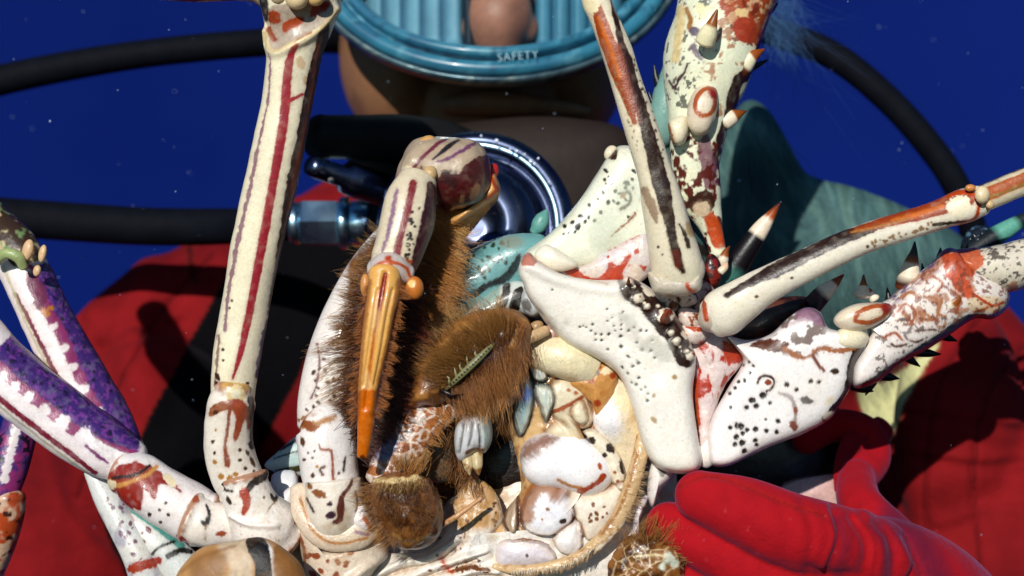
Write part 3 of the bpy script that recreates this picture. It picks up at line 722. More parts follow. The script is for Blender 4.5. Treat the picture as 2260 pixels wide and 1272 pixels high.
m = blob([(770, 1290), (820, 1215), (880, 1222), (945, 1212), (985, 1170), (1000, 1110), (1035, 1060), (1085, 1075), (1112, 1140), (1088, 1190), (1092, 1250), (1200, 1266), (1320, 1236), (1400, 1150), (1420, 1190), (1360, 1300), (1200, 1380), (900, 1400), (780, 1380)], 7, 7, '#f0e7dc', spine=[(860, 1290), (1000, 1260), (1050, 1180)], p=2.6)
m.poly([(985, 1100), (1035, 1050), (1100, 1080), (1105, 1150), (1050, 1170), (1000, 1160)], '#c0935c', jag=6, soft=22)
m.net(60, 3.2, '#f3e8d6', 4, a=.35)
for q in ([(800, 1290), (870, 1250), (950, 1232), (1010, 1190)], [(830, 1320), (920, 1268), (1000, 1240), (1075, 1215)], [(880, 1340), (960, 1290), (1040, 1262), (1100, 1262)]):
    m.ridge(q, 16, 2.2); Q_ = [(x + 6, y + 14) for x, y in q]; m.ridge(Q_, 10, -1.6); m.stroke(Q_, 5, '#b08a62', jag=2, a=.7, soft=4)
m.scatter([(1000, 1090), (1100, 1100), (1090, 1200), (980, 1210)], 18, (2, 4), '#5a3414', 4); m.scatter([(960, 1180), (1080, 1190), (1080, 1272), (940, 1272)], 12, (1.8, 3.2), '#6a4424', 6)
m.stroke([(974, 1236), (984, 1254), (1000, 1262)], 9, '#b4481c', jag=2); m.stroke([(1010, 1258), (1040, 1252), (1076, 1260)], 12, '#6a3a14', jag=6, freq=1400)
m.mottle('#c8a070', .56, .72, 200, a=.4); m.disp(.6, 200, 3)
raw(m, 'sternum', FLESH, lob)
cav = blob([(900, 900), (960, 760), (1100, 690), (1280, 740), (1400, 840), (1420, 1000), (1340, 1160), (1150, 1240), (980, 1150)], 6, 36, '#3a1c10')
cav.mottle('#6a3a1c', .5, .7, 160); cav.poly([(1200, 820), (1290, 760), (1400, 840), (1420, 1000), (1340, 1170), (1200, 1210), (1200, 1000)], '#b4854e', soft=40); cav.mottle('#7a4420', .5, .7, 200, a=.6)
raw(cav, 'mouth_cavity', FLESH, lob)
fil = blob([(760, 900), (840, 860), (930, 900), (960, 1000), (920, 1120), (820, 1160), (770, 1060)], 6, 18, '#4a2814'); fil.mottle('#8a5a2c', .5, .66, 200)
raw(fil, 'membrane', FLESH, lob)
carapace_shade = blob([(1500, 960), (1640, 900), (1760, 880), (1850, 900), (1890, 985), (1880, 1060), (1850, 1140), (1600, 1170), (1480, 1080)], 8, 98, '#140b0e')  # carapace slab in near-black, the shadow behind the glove put into its colour
carapace_shade.poly([(1725, 1075), (1760, 1058), (1850, 1050), (1870, 1085), (1850, 1120), (1740, 1110)], '#d9b3ae', jag=2, soft=8)
carapace_shade.poly([(1730, 990), (1790, 960), (1815, 1010), (1790, 1060), (1740, 1040)], '#2c4460', jag=4, soft=18, a=.5)
raw(carapace_shade, 'carapace', SHELL, lob)
m = blob([(1700, 1100), (1745, 1066), (1800, 1052), (1852, 1050), (1862, 1090), (1850, 1130), (1760, 1140)], 5, 66, '#d9b3ae'); m.mottle('#a8807c', .5, .7, 160, a=.5)
raw(m, 'pale_flank', FLESH, lob)

# ------------------------------------------------------------------ tall striped leg
m = tube([(516, 905, 46, -6), (514, 860, 49, -7), (522, 790, 52, -8), (538, 700, 53, -8), (555, 600, 54, -9), (575, 500, 56, -10), (599, 400, 58, -11), (619, 300, 57, -12), (638, 200, 56, -13), (651, 110, 62, -14), (658, 60, 74, -15), (662, 10, 88, -15), (664, -50, 96, -14)], '#f0e7c8', flat=.85, sq=2.3, cap=(.3, .5), lip=.03)
m.poly([(500, 960), (600, 700), (640, 500), (690, 300), (720, 100), (760, 0), (700, 0), (560, 700), (470, 900)], '#ece5d8', a=.0)
m.stroke([(655, 92), (640, 130), (633, 190), (628, 250), (616, 330), (598, 430), (582, 520), (563, 620), (546, 710), (529, 785), (514, 835)], [9, 17, 20, 21, 20, 19, 19, 18, 16, 12, 5], '#961d2c', jag=1.6, freq=500)
m.stroke([(634, 225), (652, 216), (668, 208)], [10, 8, 6], '#a8303a', jag=1.5)
m.stroke([(655, 92), (668, 76), (684, 70)], [8, 9, 7], '#9a2a20', jag=1.5)
m.spots([(664, 140, 9, 1.7, 75), (675, 178, 6, 1.9, 80)], '#c79a6a', a=.6)
m.stroke([(716, 60), (702, 140), (688, 210), (674, 290), (661, 360), (652, 420), (638, 500), (626, 560), (610, 640), (602, 690)], [24, 32, 34, 34, 40, 44, 40, 34, 26, 16], '#25101a', jag=4, freq=420, wash=.5)
m.stroke([(703, 100), (690, 190), (676, 270), (660, 345), (646, 415), (634, 500), (621, 560)], [3, 4, 4, 6, 6, 5, 4], '#7a2a12', jag=3.5, freq=500)
m.stroke([(606, 650), (596, 700), (580, 760), (566, 830)], [6, 12, 14, 9], '#3d2a58', jag=5, freq=500)
m.stroke([(598, 120), (593, 210), (575, 300), (555, 400), (533, 500), (517, 580), (504, 650), (496, 730)], [4, 5, 6, 8, 9, 9, 8, 6], '#7a4760', jag=4, freq=600, a=.85)
m.stroke([(483, 740), (480, 800), (474, 850)], [6, 5, 5], '#6b3a3a', jag=4, freq=700, a=.8)
m.spots([(512, 664, 3), (508, 680, 2.5), (492, 772, 4), (493, 795, 3), (481, 832, 5, 2, 70), (470, 872, 4, 2, 80), (478, 845, 4), (546, 846, 4)], '#3a2010')
m.poly([(592, 20), (640, 6), (700, 0), (736, 4), (728, 38), (692, 64), (640, 96), (604, 116), (592, 70)], '#b3a392', jag=2, soft=5)
m.poly([(596, 25), (616, 30), (612, 52), (590, 50)], '#9c3d1c', jag=3); m.poly([(622, 52), (664, 38), (672, 50), (636, 70), (620, 72)], '#a8441e', jag=3)
m.poly([(692, 14), (728, 4), (726, 20), (700, 36), (686, 40)], '#9e3018', jag=3); m.stroke([(590, 60), (598, 80), (604, 88)], 7, '#8a3418')
m.stroke([(586, 70), (602, 112), (640, 100), (700, 66), (742, 20)], 7, '#d9c38e', a=.8)
m.poly([(572, 0), (590, 0), (588, 45), (576, 40)], '#24201c', jag=2)
m.ridge([(586, 70), (602, 116), (640, 104), (700, 68), (742, 20)], 20, 1.6); m.ridge([(604, 70), (660, 50), (710, 20)], 60, -2.0)
m.ridge([(655, 92), (633, 190), (616, 330), (582, 520), (546, 710), (514, 835)], 60, .8)
legA = raw(m.disp(.35, 90, 2), 'walking_leg', SHELL, lob)
m = tube([(745, -30, 40, -12), (664, -46, 96, -12), (560, -70, 74, -8), (430, -62, 66, 0), (330, -58, 56, 6)], '#dcbf85', sq=2.2); m.mottle('#7a4413', .52, .66, 170)
raw(m, 'carpus', SHELL, legA)
raw(join(ball(655, -4, 26, -30, '#dfc79a'), ball(615, -10, 20, -26, '#c9b48a'), ball(696, -8, 22, -28, '#d8b578')), 'joint_knob', SHELL, legA)
m = tube([(516, 845, 34, -12), (512, 880, 50, -10), (506, 925, 53, -8), (505, 985, 54, -6), (518, 1040, 55, -4), (540, 1082, 55, -2)], '#efe6da', flat=.95, cap=(.25, .3), lip=.05)
m.stroke([(494, 852), (516, 845), (545, 855)], 10, '#c69a54'); m.spots([(520, 872, 20, 1.2, 90)], '#e7d09a'); m.spots([(520, 870, 10)], '#efe6c4')
m.poly([(462, 905), (490, 885), (540, 890), (556, 930), (548, 948), (535, 915), (500, 905), (466, 920)], '#8e4a1e', jag=3)
m.poly([(508, 885), (535, 885), (545, 915), (538, 930), (528, 960), (518, 975), (514, 960), (520, 925)], '#9a4428', jag=2)
m.stroke([(508, 890), (502, 950), (497, 985), (502, 1025)], [8, 7, 7, 14], '#8d4a34', jag=2.5)
m.stroke([(552, 880), (560, 940), (556, 985)], 14, '#33221c', jag=4)
m.spots([(530, 994, 4), (530, 1016, 4), (542, 1034, 5), (546, 1000, 4, 2, 70), (557, 1020, 4, 3, 70), (470, 975, 4), (474, 1000, 4), (476, 910, 6), (560, 1040, 3)], '#4a2a16')
m.spots([(488, 1052, 7), (507, 1058, 8), (520, 1048, 6), (474, 1020, 5), (476, 950, 3)], '#b07c3a')
raw(m.disp(.4, 120, 5), 'ischium', SHELL, legA)
m = tube([(536, 1050, 54, -6), (545, 1090, 56, -6), (560, 1125, 62, -5), (582, 1160, 76, -3), (600, 1185, 80, 2)], '#f2eae2', flat=.9, cap=(.1, .4), lip=.05)
m.stroke([(545, 1090), (555, 1070), (590, 1048), (592, 1036)], [10, 16, 16, 10], '#2c231e', jag=3)
m.stroke([(538, 1088), (545, 1110), (538, 1132)], [22, 16, 12], '#a8452e', jag=4); m.stroke([(488, 1066), (497, 1082), (512, 1084)], 6, '#33221a')
m.stroke([(608, 1068), (614, 1085), (607, 1104), (598, 1092)], [6, 7, 9, 6], '#1d1a1a', jag=1.5); m.spots([(583, 1098, 3), (505, 1105, 5, 2, 60)], '#3a2a20')
m.stroke([(590, 1130), (600, 1115), (612, 1105)], 2.5, '#8a7050'); m.ridge([(510, 1138), (550, 1158), (610, 1160)], 12, 1.4)
raw(m.disp(.4, 140, 6), 'coxa', FLESH, legA)
m = blob([(505, 1120), (540, 1150), (600, 1165), (650, 1140), (655, 1165), (620, 1195), (560, 1210), (512, 1190)], 7, -2, '#c9ad8c', spine=[(530, 1170), (620, 1170)]); m.stroke([(622, 1128), (640, 1150), (650, 1158), (630, 1175)], [10, 13, 10, 6], '#b24524', jag=3); m.stroke([(530, 1160), (600, 1180), (640, 1172)], 8, '#e8dcc4')
raw(m, 'hinge_membrane', FLESH, legA)
m = blob([(570, 1150), (600, 1110), (640, 1075), (655, 1090), (648, 1140), (620, 1160)], 5, 10, '#e9e4e4'); raw(m, 'condyle', SHELL, legA)

# ------------------------------------------------------------------ bent bristly leg
m = tube([(716, 945, 60, 4), (724, 880, 66, 5), (750, 790, 72, 8), (790, 700, 76, 12), (850, 610, 82, 18), (930, 520, 78, 24), (1010, 450, 64, 24), (1070, 410, 44, 20)], '#ece6e2', cap=(.3, .5))
m.poly([(790, 560), (1040, 380), (1110, 440), (1000, 600), (940, 740), (880, 860), (810, 960), (770, 980), (760, 800), (770, 650)], '#7a4822', jag=9, freq=200, soft=14); m.poly([(960, 470), (1060, 400), (1100, 440), (1000, 600), (930, 740), (915, 700)], '#b98448', jag=6, freq=300, soft=16)
m.mottle('#3a1a10', .5, .65, 180, m=(m.x > 790).astype(float), a=.6)
m.stroke([(700, 760), (705, 800), (698, 850), (686, 880)], 4, '#84646a', jag=3); m.scatter([(690, 800), (740, 780), (740, 900), (670, 930)], 22, (2, 4.5), '#4a3222', 8)
m.stroke([(660, 928), (690, 915), (730, 905)], 6, '#9a6a3a', jag=5)
legB = raw(m, 'walking_leg', SHELL, lob); merB = m
m = tube([(700, 925, 46, -2), (714, 942, 62, -4), (722, 990, 65, -5), (728, 1045, 64, -5), (735, 1085, 62, -4)], '#efe9e6', cap=(.2, .3), lip=.05)
m.stroke([(655, 940), (690, 938), (740, 922)], [12, 16, 10], '#a8743c', jag=5); m.spots([(688, 945, 9, 1.6), (675, 935, 8, 1.4)], '#8a4a1e')
m.stroke([(704, 982), (710, 992), (730, 996), (734, 1020), (735, 1050), (738, 1070)], [6, 6, 7, 6, 7, 9], '#96563c', jag=1.8)
m.stroke([(716, 1030), (707, 1036), (712, 1048)], 6, '#6a4a38', jag=1); m.stroke([(762, 1010), (758, 1040)], 5, '#2f2622', jag=2)
m.spots([(668, 975, 5, 2, 80), (690, 1010, 3), (672, 1015, 4), (690, 1050, 5), (694, 996, 3), (680, 1000, 3), (748, 1045, 3), (756, 1075, 3)], '#54301c'); m.spots([(728, 1070, 8, 2, 0), (722, 1074, 6), (700, 1030, 4)], '#b98447')
raw(m.disp(.4, 140, 7), 'ischium', SHELL, legB)
m = tube([(735, 1060, 62, -8), (738, 1100, 64, -8), (742, 1140, 60, -7), (748, 1165, 46, -5)], '#eae0d2', cap=(.1, .6)); m.mottle('#c0a582', .5, .7, 160, a=.6)
m.stroke([(780, 1048), (774, 1070), (756, 1095), (752, 1115), (750, 1145), (738, 1152)], [5, 8, 10, 16, 14, 10], '#5a2a22', jag=2); m.spots([(728, 1113, 6), (730, 1138, 8, 1.4)], '#3a2030')
m.stroke([(677, 1100), (684, 1115), (692, 1130)], 5, '#2f2418'); m.spots([(704, 1090, 9, 1.8, 20), (684, 1075, 6)], '#8a5228'); m.stroke([(682, 1070), (676, 1050)], 5, '#3a3020')
m.stroke([(785, 1085), (788, 1110), (785, 1130)], 4, '#332a24', jag=1)
raw(m.disp(.4, 140, 8), 'basis', SHELL, legB)
m = tube([(660, 1078, 20, -4), (672, 1135, 26, -8), (720, 1180, 34, -10), (790, 1180, 34, -10), (828, 1175, 14, -8)], '#d6c3ad', flat=.6); m.stroke([(662, 1100), (690, 1170), (740, 1200), (810, 1188)], 6, '#b27a40', jag=2); m.stroke([(680, 1125), (730, 1172), (790, 1160)], 6, '#efe6d8')
m.stroke([(786, 1175), (812, 1180)], 8, '#8f7684'); raw(m, 'hinge_membrane', FLESH, legB)
m = blob([(775, 1150), (795, 1105), (818, 1130), (825, 1170), (800, 1175)], 6, -9, '#efe9e8'); m.stroke([(805, 1145), (815, 1160), (818, 1172)], 9, '#b5512f', jag=2); raw(m, 'condyle', SHELL, legB)
m = blob([(655, 1160), (690, 1205), (760, 1212), (830, 1190), (850, 1215), (800, 1300), (720, 1360), (690, 1330), (668, 1240)], 14, 2, '#dccbb6', spine=[(720, 1230), (750, 1290)])
m.scatter([(670, 1190), (790, 1215), (760, 1272), (690, 1290)], 12, (4, 8), '#8a4422', 9); m.stroke([(660, 1180), (672, 1215), (672, 1240)], 7, '#8a4a26', jag=2); m.ridge([(740, 1310), (810, 1250), (870, 1210)], 20, 2); m.mottle('#b98f62', .55, .75, 130, a=.5)
raw(m, 'coxa', FLESH, legB)
# carpus at the bend, pointing at the camera
m = blob([(872, 400), (885, 355), (905, 318), (935, 303), (985, 301), (1040, 306), (1066, 325), (1078, 355), (1082, 400), (1072, 440), (1030, 462), (985, 470), (955, 448), (945, 400), (910, 395), (884, 415)], 17, 0, '#b9a58c', spine=[(910, 360), (1000, 380)])
m.poly([(962, 398), (985, 378), (1010, 385), (1030, 360), (1062, 345), (1100, 350), (1100, 450), (1030, 480), (960, 480), (958, 430)], '#4a1214', jag=5, freq=500)
m.mottle('#240a10', .5, .65, 260, m=((m.y > 375) & (m.x > 960)).astype(float), a=.7)
m.stroke([(985, 305), (940, 340), (915, 368), (900, 378)], [7, 8, 7, 8], '#6a2a3c', jag=1.5); m.stroke([(1012, 308), (985, 328), (955, 352)], [6, 10, 3], '#1c141c', jag=1)
m.stroke([(1048, 316), (1015, 335), (985, 352), (960, 358)], [8, 8, 7, 4], '#6e4060', jag=2.5); m.spots([(1006, 332, 4, 2.2, -30), (1020, 326, 3, 2, -30)], '#b49a94')
m.stroke([(872, 410), (884, 390), (902, 392)], 12, '#a04a24', jag=2); m.spots([(900, 375, 10, 1.3)], '#d8c9ac'); m.stroke([(930, 368), (928, 380), (922, 392)], 3, '#2a1c14')
m.spots([(1048, 425, 9, 2.5, 110), (1020, 440, 5, 2, 100)], '#8d6a4a', a=.7)
raw(m.disp(.8, 150, 3), 'carpus', SHELL, legB)
raw(join(ball(938, 316, 24, -6, '#d0a060', rot=-30, ry=14), ball(932, 326, 12, -10, '#ead9b4'), ball(918, 372, 13, -14, '#e2d4b4')), 'condyle', SHELL, legB)
m = tube([(950, 376, 14, -17), (948, 388, 16, -18), (944, 396, 9, -19), (938, 414, 9, -20), (934, 430, 7, -19)], '#c9a877', flat=1); raw(m, 'joint_peg', SHELL, legB)
m = blob([(1060, 440), (1085, 385), (1098, 395), (1104, 425), (1085, 445), (1050, 470), (1000, 500), (985, 490), (1020, 465)], 9, 4, '#d09a58', spine=[(1085, 420), (1020, 475)]); m.stroke([(1085, 395), (1095, 420), (1075, 440)], 9, '#a3380f', jag=2); m.spots([(1082, 378, 12)], '#b02512')
raw(m, 'condyle', SHELL, legB); raw(ball(1087, 380, 13, 8, '#a8201a', ry=20, rot=20), 'condyle', SHELL, legB)
# hand
pr = tube([(922, 398, 42, -16), (908, 440, 56, -20), (898, 490, 60, -22), (884, 540, 56, -24), (868, 580, 52, -25), (858, 598, 46, -26)], '#ddd0b4', cap=(.4, .3), sq=2.2)
m = pr; m.stroke([(912, 405), (903, 450), (890, 500), (878, 545), (872, 580)], [16, 17, 16, 17, 20], '#7c1822', jag=2, freq=500)
m.poly([(948, 400), (975, 440), (985, 500), (960, 560), (920, 600), (905, 590), (920, 530), (935, 460)], '#3a1420', jag=5, freq=400); m.stroke([(876, 420), (866, 470), (856, 520), (838, 570)], [8, 10, 8, 5], '#8a6a82', jag=4)
m.scatter([(905, 470), (928, 450), (918, 540), (896, 590), (894, 540)], 26, (1.8, 4), '#241410', 11); m.stroke([(815, 585), (850, 575), (905, 578)], 9, '#b04a18', jag=2)
hand = raw(m.disp(.3, 160, 4), 'propodus', SHELL, legB)
m = tube([(830, 600, 28, -30), (860, 592, 36, -32), (900, 606, 22, -30)], '#c9c0bc', flat=1, sp=2.6); m.stroke([(858, 570), (862, 600), (868, 625)], 14, '#a8380e', jag=2); m.stroke([(815, 605), (832, 585), (860, 578), (895, 590), (905, 610)], 7, '#b8501a', jag=2); raw(m, 'knuckle', SHELL, legB)
m = join(ball(915, 636, 20, -34, '#c8752e', ry=26), ball(806, 630, 11, -32, '#c98a4a', ry=26)); m.spots([(908, 626, 8)], '#efc47c'); raw(m, 'knuckle', SPINE, legB)
m = tube([(848, 600, 34, -36), (848, 640, 36, -38), (838, 690, 33, -40), (829, 750, 31, -40), (819, 810, 26, -40), (811, 870, 21, -39), (808, 920, 19, -37), (804, 970, 15, -35), (800, 1008, 12, -33)], '#e2aa58', flat=.75, cap=(.5, .25), sp=2.2)
m.stroke([(850, 605), (842, 650), (836, 690), (826, 740)], [10, 14, 9, 5], '#8f2408', jag=1.2); m.stroke([(826, 740), (816, 820), (810, 868)], [7, 8, 7], '#c06a1c', jag=1)
m.poly([(795, 862), (826, 862), (826, 900), (815, 1030), (790, 1030), (786, 900)], '#d0680a', jag=1.5); m.stroke([(800, 1010), (797, 1020)], 12, '#5a2a08'); m.ridge([(850, 605), (836, 690), (816, 820), (806, 900)], 14, -1.2); m.mottle('#efc88a', .5, .7, 240, a=.5, m=(m.y < 862).astype(float), stretch=(1, 1, .3)); m.ridge([(833, 640), (824, 700), (812, 780), (802, 850)], 10, -.8); m.ridge([(868, 640), (855, 700), (842, 780), (828, 850)], 10, -.8)
for xs in (-1, 1): m.stroke([(848 + xs * 33, 620), (838 + xs * 31, 690), (829 + xs * 29, 750), (819 + xs * 24, 810), (806 + xs * 18, 920)], 12, '#8f4a16', a=.75, soft=7, jag=3)
raw(m, 'dactyl', SHELL, legB)
# its bristles
HB = [hair_line([(818, 620), (806, 700), (800, 780), (792, 860), (786, 930)], 500, 200, 20, '#6a3410', '#b8743a', -38, 14, 3, .08, seed=28),
      hair_line([(882, 620), (872, 690), (858, 770), (844, 840), (828, 920)], 500, -25, 20, '#6a3410', '#b8743a', -38, 14, 3, .08, seed=29),
      hair_line([(800, 590), (785, 660), (774, 760), (770, 880), (784, 990)], 1500, [150, 165, 188, 195, 205], [22, 34, 52, 52, 46], '#5a3018', '#a87c40', -3, 10, 14, .10, seed=21, bend=(-.1, 0, -.2)),
      hair_line([(806, 640), (796, 760), (780, 880), (778, 985)], 700, [190, 195, 200, 215], 44, '#3a180c', '#6a4020', -8, 22, 10, .15, seed=22),
      hair_line([(880, 620), (868, 720), (852, 830), (832, 930), (815, 1000)], 1100, [-10, -12, -20, -30, -40], [70, 80, 76, 66, 50], '#20090a', '#5a1f0c', -10, 22, 14, .15, seed=23, bend=(0, 0, -.2)),
      hair_line([(940, 500), (925, 580), (905, 680), (885, 780), (868, 880), (848, 950)], 2600, [-30, -20, -15, -22, -34, -44], [70, 80, 84, 76, 64, 54], '#5a2c12', '#b87c3c', 0, 10, 16, .09, seed=24, bend=(0, 0, -.2)),
      hair_line([(985, 470), (965, 560), (945, 640), (920, 740)], 1600, [-35, -25, -25, -35], [46, 54, 52, 46], '#9a6228', '#d9aa68', 4, 12, 12, .08, seed=25, bend=(0, 0, -.15)),
      hair_line([(1010, 470), (1000, 520), (985, 600), (968, 680)], 90, [-5, 5, 0, -10], 50, '#7a5a30', '#caa77a', 6, 24, 8, .09, seed=26),
      hair_line([(850, 520), (830, 560), (812, 590)], 160, [165, 160, 150], 44, '#4a2c14', '#8f6a34', -8, 26, 8, .1, seed=27)]
HB = join(*HB); HB.col = HB.col * 1.4
SETB = raw(HB, 'setae', SETAE, legB); SETB['kind'] = 'stuff'

# ------------------------------------------------------------------ violet legs on the left
def violet(m, axis, side, seed, w=30):
    "violet upper side with a scalloped border of white drops along the axis polyline"
    A = np.array(axis, float); d = np.diff(A, axis=0); n = np.stack([-d[:, 1], d[:, 0]], -1); n = np.vstack([n, n[-1:]]); n /= np.linalg.norm(n, axis=1)[:, None]
    n *= side
    far = A + n * 220
    m.poly(np.vstack([A, far[::-1]]), '#3f2370', jag=5, freq=350, smooth=False)
    m.mottle('#7a3a94', .55, .66, 700, seed=seed, m=sstep(6, 20, -0 + 20 * (m.col[:, 2] > .1) * (m.col[:, 0] < .2)), a=.8)
    m.mottle('#15102e', .60, .70, 600, seed=seed + 2, m=((m.col[:, 0] < .25) & (m.front > .02)).astype(float), a=.85)
    m.stroke(A + n * 9, [26, 24, 16], '#8a2a60', jag=5, freq=500)
    return A, n
lx = tube([(30, 560, 52, 34), (60, 610, 54, 32), (110, 715, 56, 30), (170, 830, 62, 30), (235, 935, 58, 28), (285, 1010, 40, 26)], '#efe3e2', flat=.8)
A, n = violet(lx, [(55, 600), (80, 660), (128, 745), (165, 830), (215, 920), (262, 1000)], -1, 3)
for t, r in ((0, 10), (.08, 8), (.2, 9), (.34, 9), (.45, 10), (.55, 10), (.66, 12), (.78, 14), (.9, 18)):
    x = np.interp(t * 5, range(6), A[:, 0]); y = np.interp(t * 5, range(6), A[:, 1]); lx.spots([(x + 3, y + 3, r * .9, 1.5, -30)], '#e6d9da', soft=4)
lx.stroke([(35, 650), (90, 760), (140, 860), (165, 900)], [8, 10, 12, 8], '#6d1d38', jag=4); lx.poly([(60, 600), (100, 640), (95, 690), (70, 660)], '#6d2a4a', jag=6); lx.spots([(100, 690, 8, 1.6, 40), (112, 680, 6)], '#b06a24')
lx.stroke([(8, 590), (70, 740), (150, 890)], 6, '#b9b48a', a=.7)
lc = raw(lx.disp(.4, 150, 2), 'walking_leg', SHELL, lob)
m = tube([(60, 575, 40, 30), (30, 540, 48, 34), (-20, 500, 52, 40), (-120, 380, 46, 48), (-220, 220, 42, 50)], '#3c2a1e'); m.mottle('#c9b78e', .5, .62, 240); m.mottle('#6f8a5a', .62, .7, 200, seed=4); raw(m, 'carpus', SHELL, lc)
for (x, y, r, ry) in ((62, 552, 13, 24), (94, 560, 9, 20), (48, 575, 11, 14), (82, 598, 9, 13)):
    raw(ball(x, y, r, 18, '#d9b48a', ry=ry, rot=12), 'spine', SPINE, lc)
raw(tube([(-10, 575, 14, 20), (15, 560, 12, 16), (40, 568, 13, 16), (52, 590, 10, 18)], '#9fae74'), 'membrane', FLESH, lc)
m = tube([(-90, 720, 76, 16), (-20, 800, 74, 14), (60, 868, 72, 12), (140, 930, 70, 12), (220, 985, 66, 12), (290, 1022, 50, 12)], '#f0e6e8', flat=.8)
A, n = violet(m, [(-30, 800), (40, 862), (110, 920), (180, 970), (250, 1000), (300, 1012)], -1, 13)
for t, r in ((.02, 9), (.1, 9), (.18, 10), (.26, 12), (.36, 13), (.47, 17), (.60, 20)):
    x = np.interp(t * 5, range(6), A[:, 0]); y = np.interp(t * 5, range(6), A[:, 1]); m.spots([(x + 1, y - 1, r * .9, 1.5, -60)], '#e9dfe2', soft=4)
m.poly([(185, 955), (240, 985), (300, 1012), (310, 1040), (240, 1030), (195, 990)], '#ebe4e6', jag=3); m.stroke([(190, 985), (215, 1005), (240, 1022)], [6, 9, 4], '#7a3a6c', jag=3)
m.stroke([(-40, 850), (30, 905), (120, 975), (210, 1045)], [14, 13, 12, 10], '#7a1f34', jag=2.5); m.stroke([(-40, 866), (30, 922), (120, 992), (220, 1066)], 5, '#a9a58c', a=.8)
ld = raw(m.disp(.4, 150, 4), 'walking_leg', SHELL, lob)
m = tube([(262, 1040, 42, 8), (300, 1055, 58, 6), (350, 1090, 62, 4), (410, 1125, 64, 4), (460, 1152, 62, 4)], '#f0e8e6', cap=(.2, .3), lip=.05)
m.poly([(225, 1060), (290, 1020), (350, 1040), (400, 1085), (355, 1068), (340, 1100), (318, 1080), (310, 1125), (280, 1120), (250, 1100)], '#8e2418', jag=6, freq=420); m.stroke([(232, 1058), (260, 1072), (320, 1050), (345, 1030)], 9, '#c58a4a', jag=2); m.stroke([(250, 1055), (300, 1048), (330, 1028)], 7, '#2a201a', jag=2)
m.spots([(245, 1070, 11), (375, 1060, 10, 1.8, 45)], '#e8d8b4'); m.spots([(330, 1136, 5), (352, 1126, 4), (355, 1152, 4), (372, 1137, 4), (366, 1110, 4)], '#3a2420'); m.stroke([(418, 1118), (408, 1150), (394, 1185)], [8, 12, 10], '#2a2420', jag=2.5)
raw(m.disp(.4, 150, 5), 'carpus', SHELL, ld)
m = tube([(418, 1140, 58, 0), (455, 1155, 54, 0), (500, 1160, 50, 2), (540, 1165, 46, 4)], '#ece4dc', cap=(.2, .4), lip=.05); m.stroke([(455, 1115), (462, 1135), (455, 1155), (445, 1152)], [5, 8, 13, 6], '#1c1a1a', jag=1.5); m.stroke([(455, 1160), (452, 1190)], 3, '#8a7258'); m.stroke([(400, 1190), (420, 1215)], [12, 22], '#a8392c', jag=3); m.spots([(432, 1103, 8), (488, 1178, 6, 2)], '#9a4a2c')
raw(m.disp(.4, 150, 6), 'coxa', SHELL, ld)
raw(blob([(455, 1110), (480, 1092), (510, 1090), (520, 1130), (525, 1180), (480, 1190), (462, 1150)], 6, 14, '#cfd0e0'), 'coxa', SHELL, ld)
m = tube([(52, 900, 36, 26), (40, 960, 40, 24), (20, 1030, 42, 22), (2, 1090, 38, 20)], '#4a2a70', flat=.8); m.mottle('#8e2a6c', .45, .6, 250); m.mottle('#140c24', .58, .66, 400, seed=2)
for t in range(7): m.spots([(40 - 5 * t, 935 + 20 * t, 10, 1.3, 110)], '#ddd2d8')
le = raw(m, 'walking_leg', SHELL, lob)
m = tube([(20, 1100, 36, 20), (20, 1140, 32, 20), (0, 1200, 34, 24), (-40, 1290, 36, 30)], '#c9a68c'); m.mottle('#a8421c', .45, .6, 220); m.mottle('#3a140c', .62, .7, 300, seed=5); raw(m, 'carpus', SHELL, le)
m = tube([(205, 1040, 20, 22), (238, 1100, 30, 20), (275, 1165, 34, 18), (310, 1230, 38, 16), (335, 1300, 42, 16)], '#d3d4d2', flat=.8); m.mottle('#8a8098', .5, .7, 200, a=.6); m.scatter([(220, 1070), (270, 1100), (330, 1240), (290, 1240)], 20, (2, 5), '#6a4a58', 2); m.stroke([(292, 1255), (330, 1245), (360, 1232)], 22, '#9a3218', jag=5)
lf = raw(m, 'walking_leg', SHELL, lob)
m = tube([(250, 1100, 16, 22), (300, 1150, 32, 20), (350, 1200, 40, 18), (410, 1260, 44, 18)], '#d6dad8', flat=.7); m.stroke([(265, 1108), (330, 1150), (400, 1205)], 16, '#4a9088', jag=2); m.stroke([(258, 1112), (280, 1130), (292, 1150)], 12, '#9a2a38', jag=3); m.scatter([(280, 1150), (330, 1170), (330, 1220), (290, 1200)], 8, (3, 7), '#6a2430', 3)
m.stroke([(335, 1225), (352, 1208), (385, 1195)], 6, '#15140f'); m.stroke([(370, 1228), (400, 1215), (420, 1218)], 12, '#15140f', jag=2); m.stroke([(325, 1240), (350, 1238)], 16, '#8e2c22', jag=4); raw(m, 'merus', SHELL, lf)
# shells behind, between the two pale legs
m = blob([(585, 1030), (610, 1000), (650, 965), (690, 940), (690, 1040), (640, 1050)], 5, 30, '#b9d2d0'); m.stroke([(620, 992), (655, 972), (680, 960)], 7, '#2a3030', jag=1.5); m.stroke([(605, 1012), (680, 988)], [4, 4], '#4a5a58', jag=3, freq=1500); m.stroke([(610, 1040), (650, 1036), (680, 1030)], [6, 14, 10], '#3a3418', jag=2); raw(m, 'walking_leg', SHELL, lob)
m = blob([(600, 1050), (650, 1040), (665, 1080), (670, 1150), (640, 1180), (612, 1120)], 8, 22, '#dfe2e6'); m.stroke([(650, 1030), (662, 1060), (660, 1072)], 8, '#a04a2a', jag=2); raw(m, 'coxa', SHELL, lob)

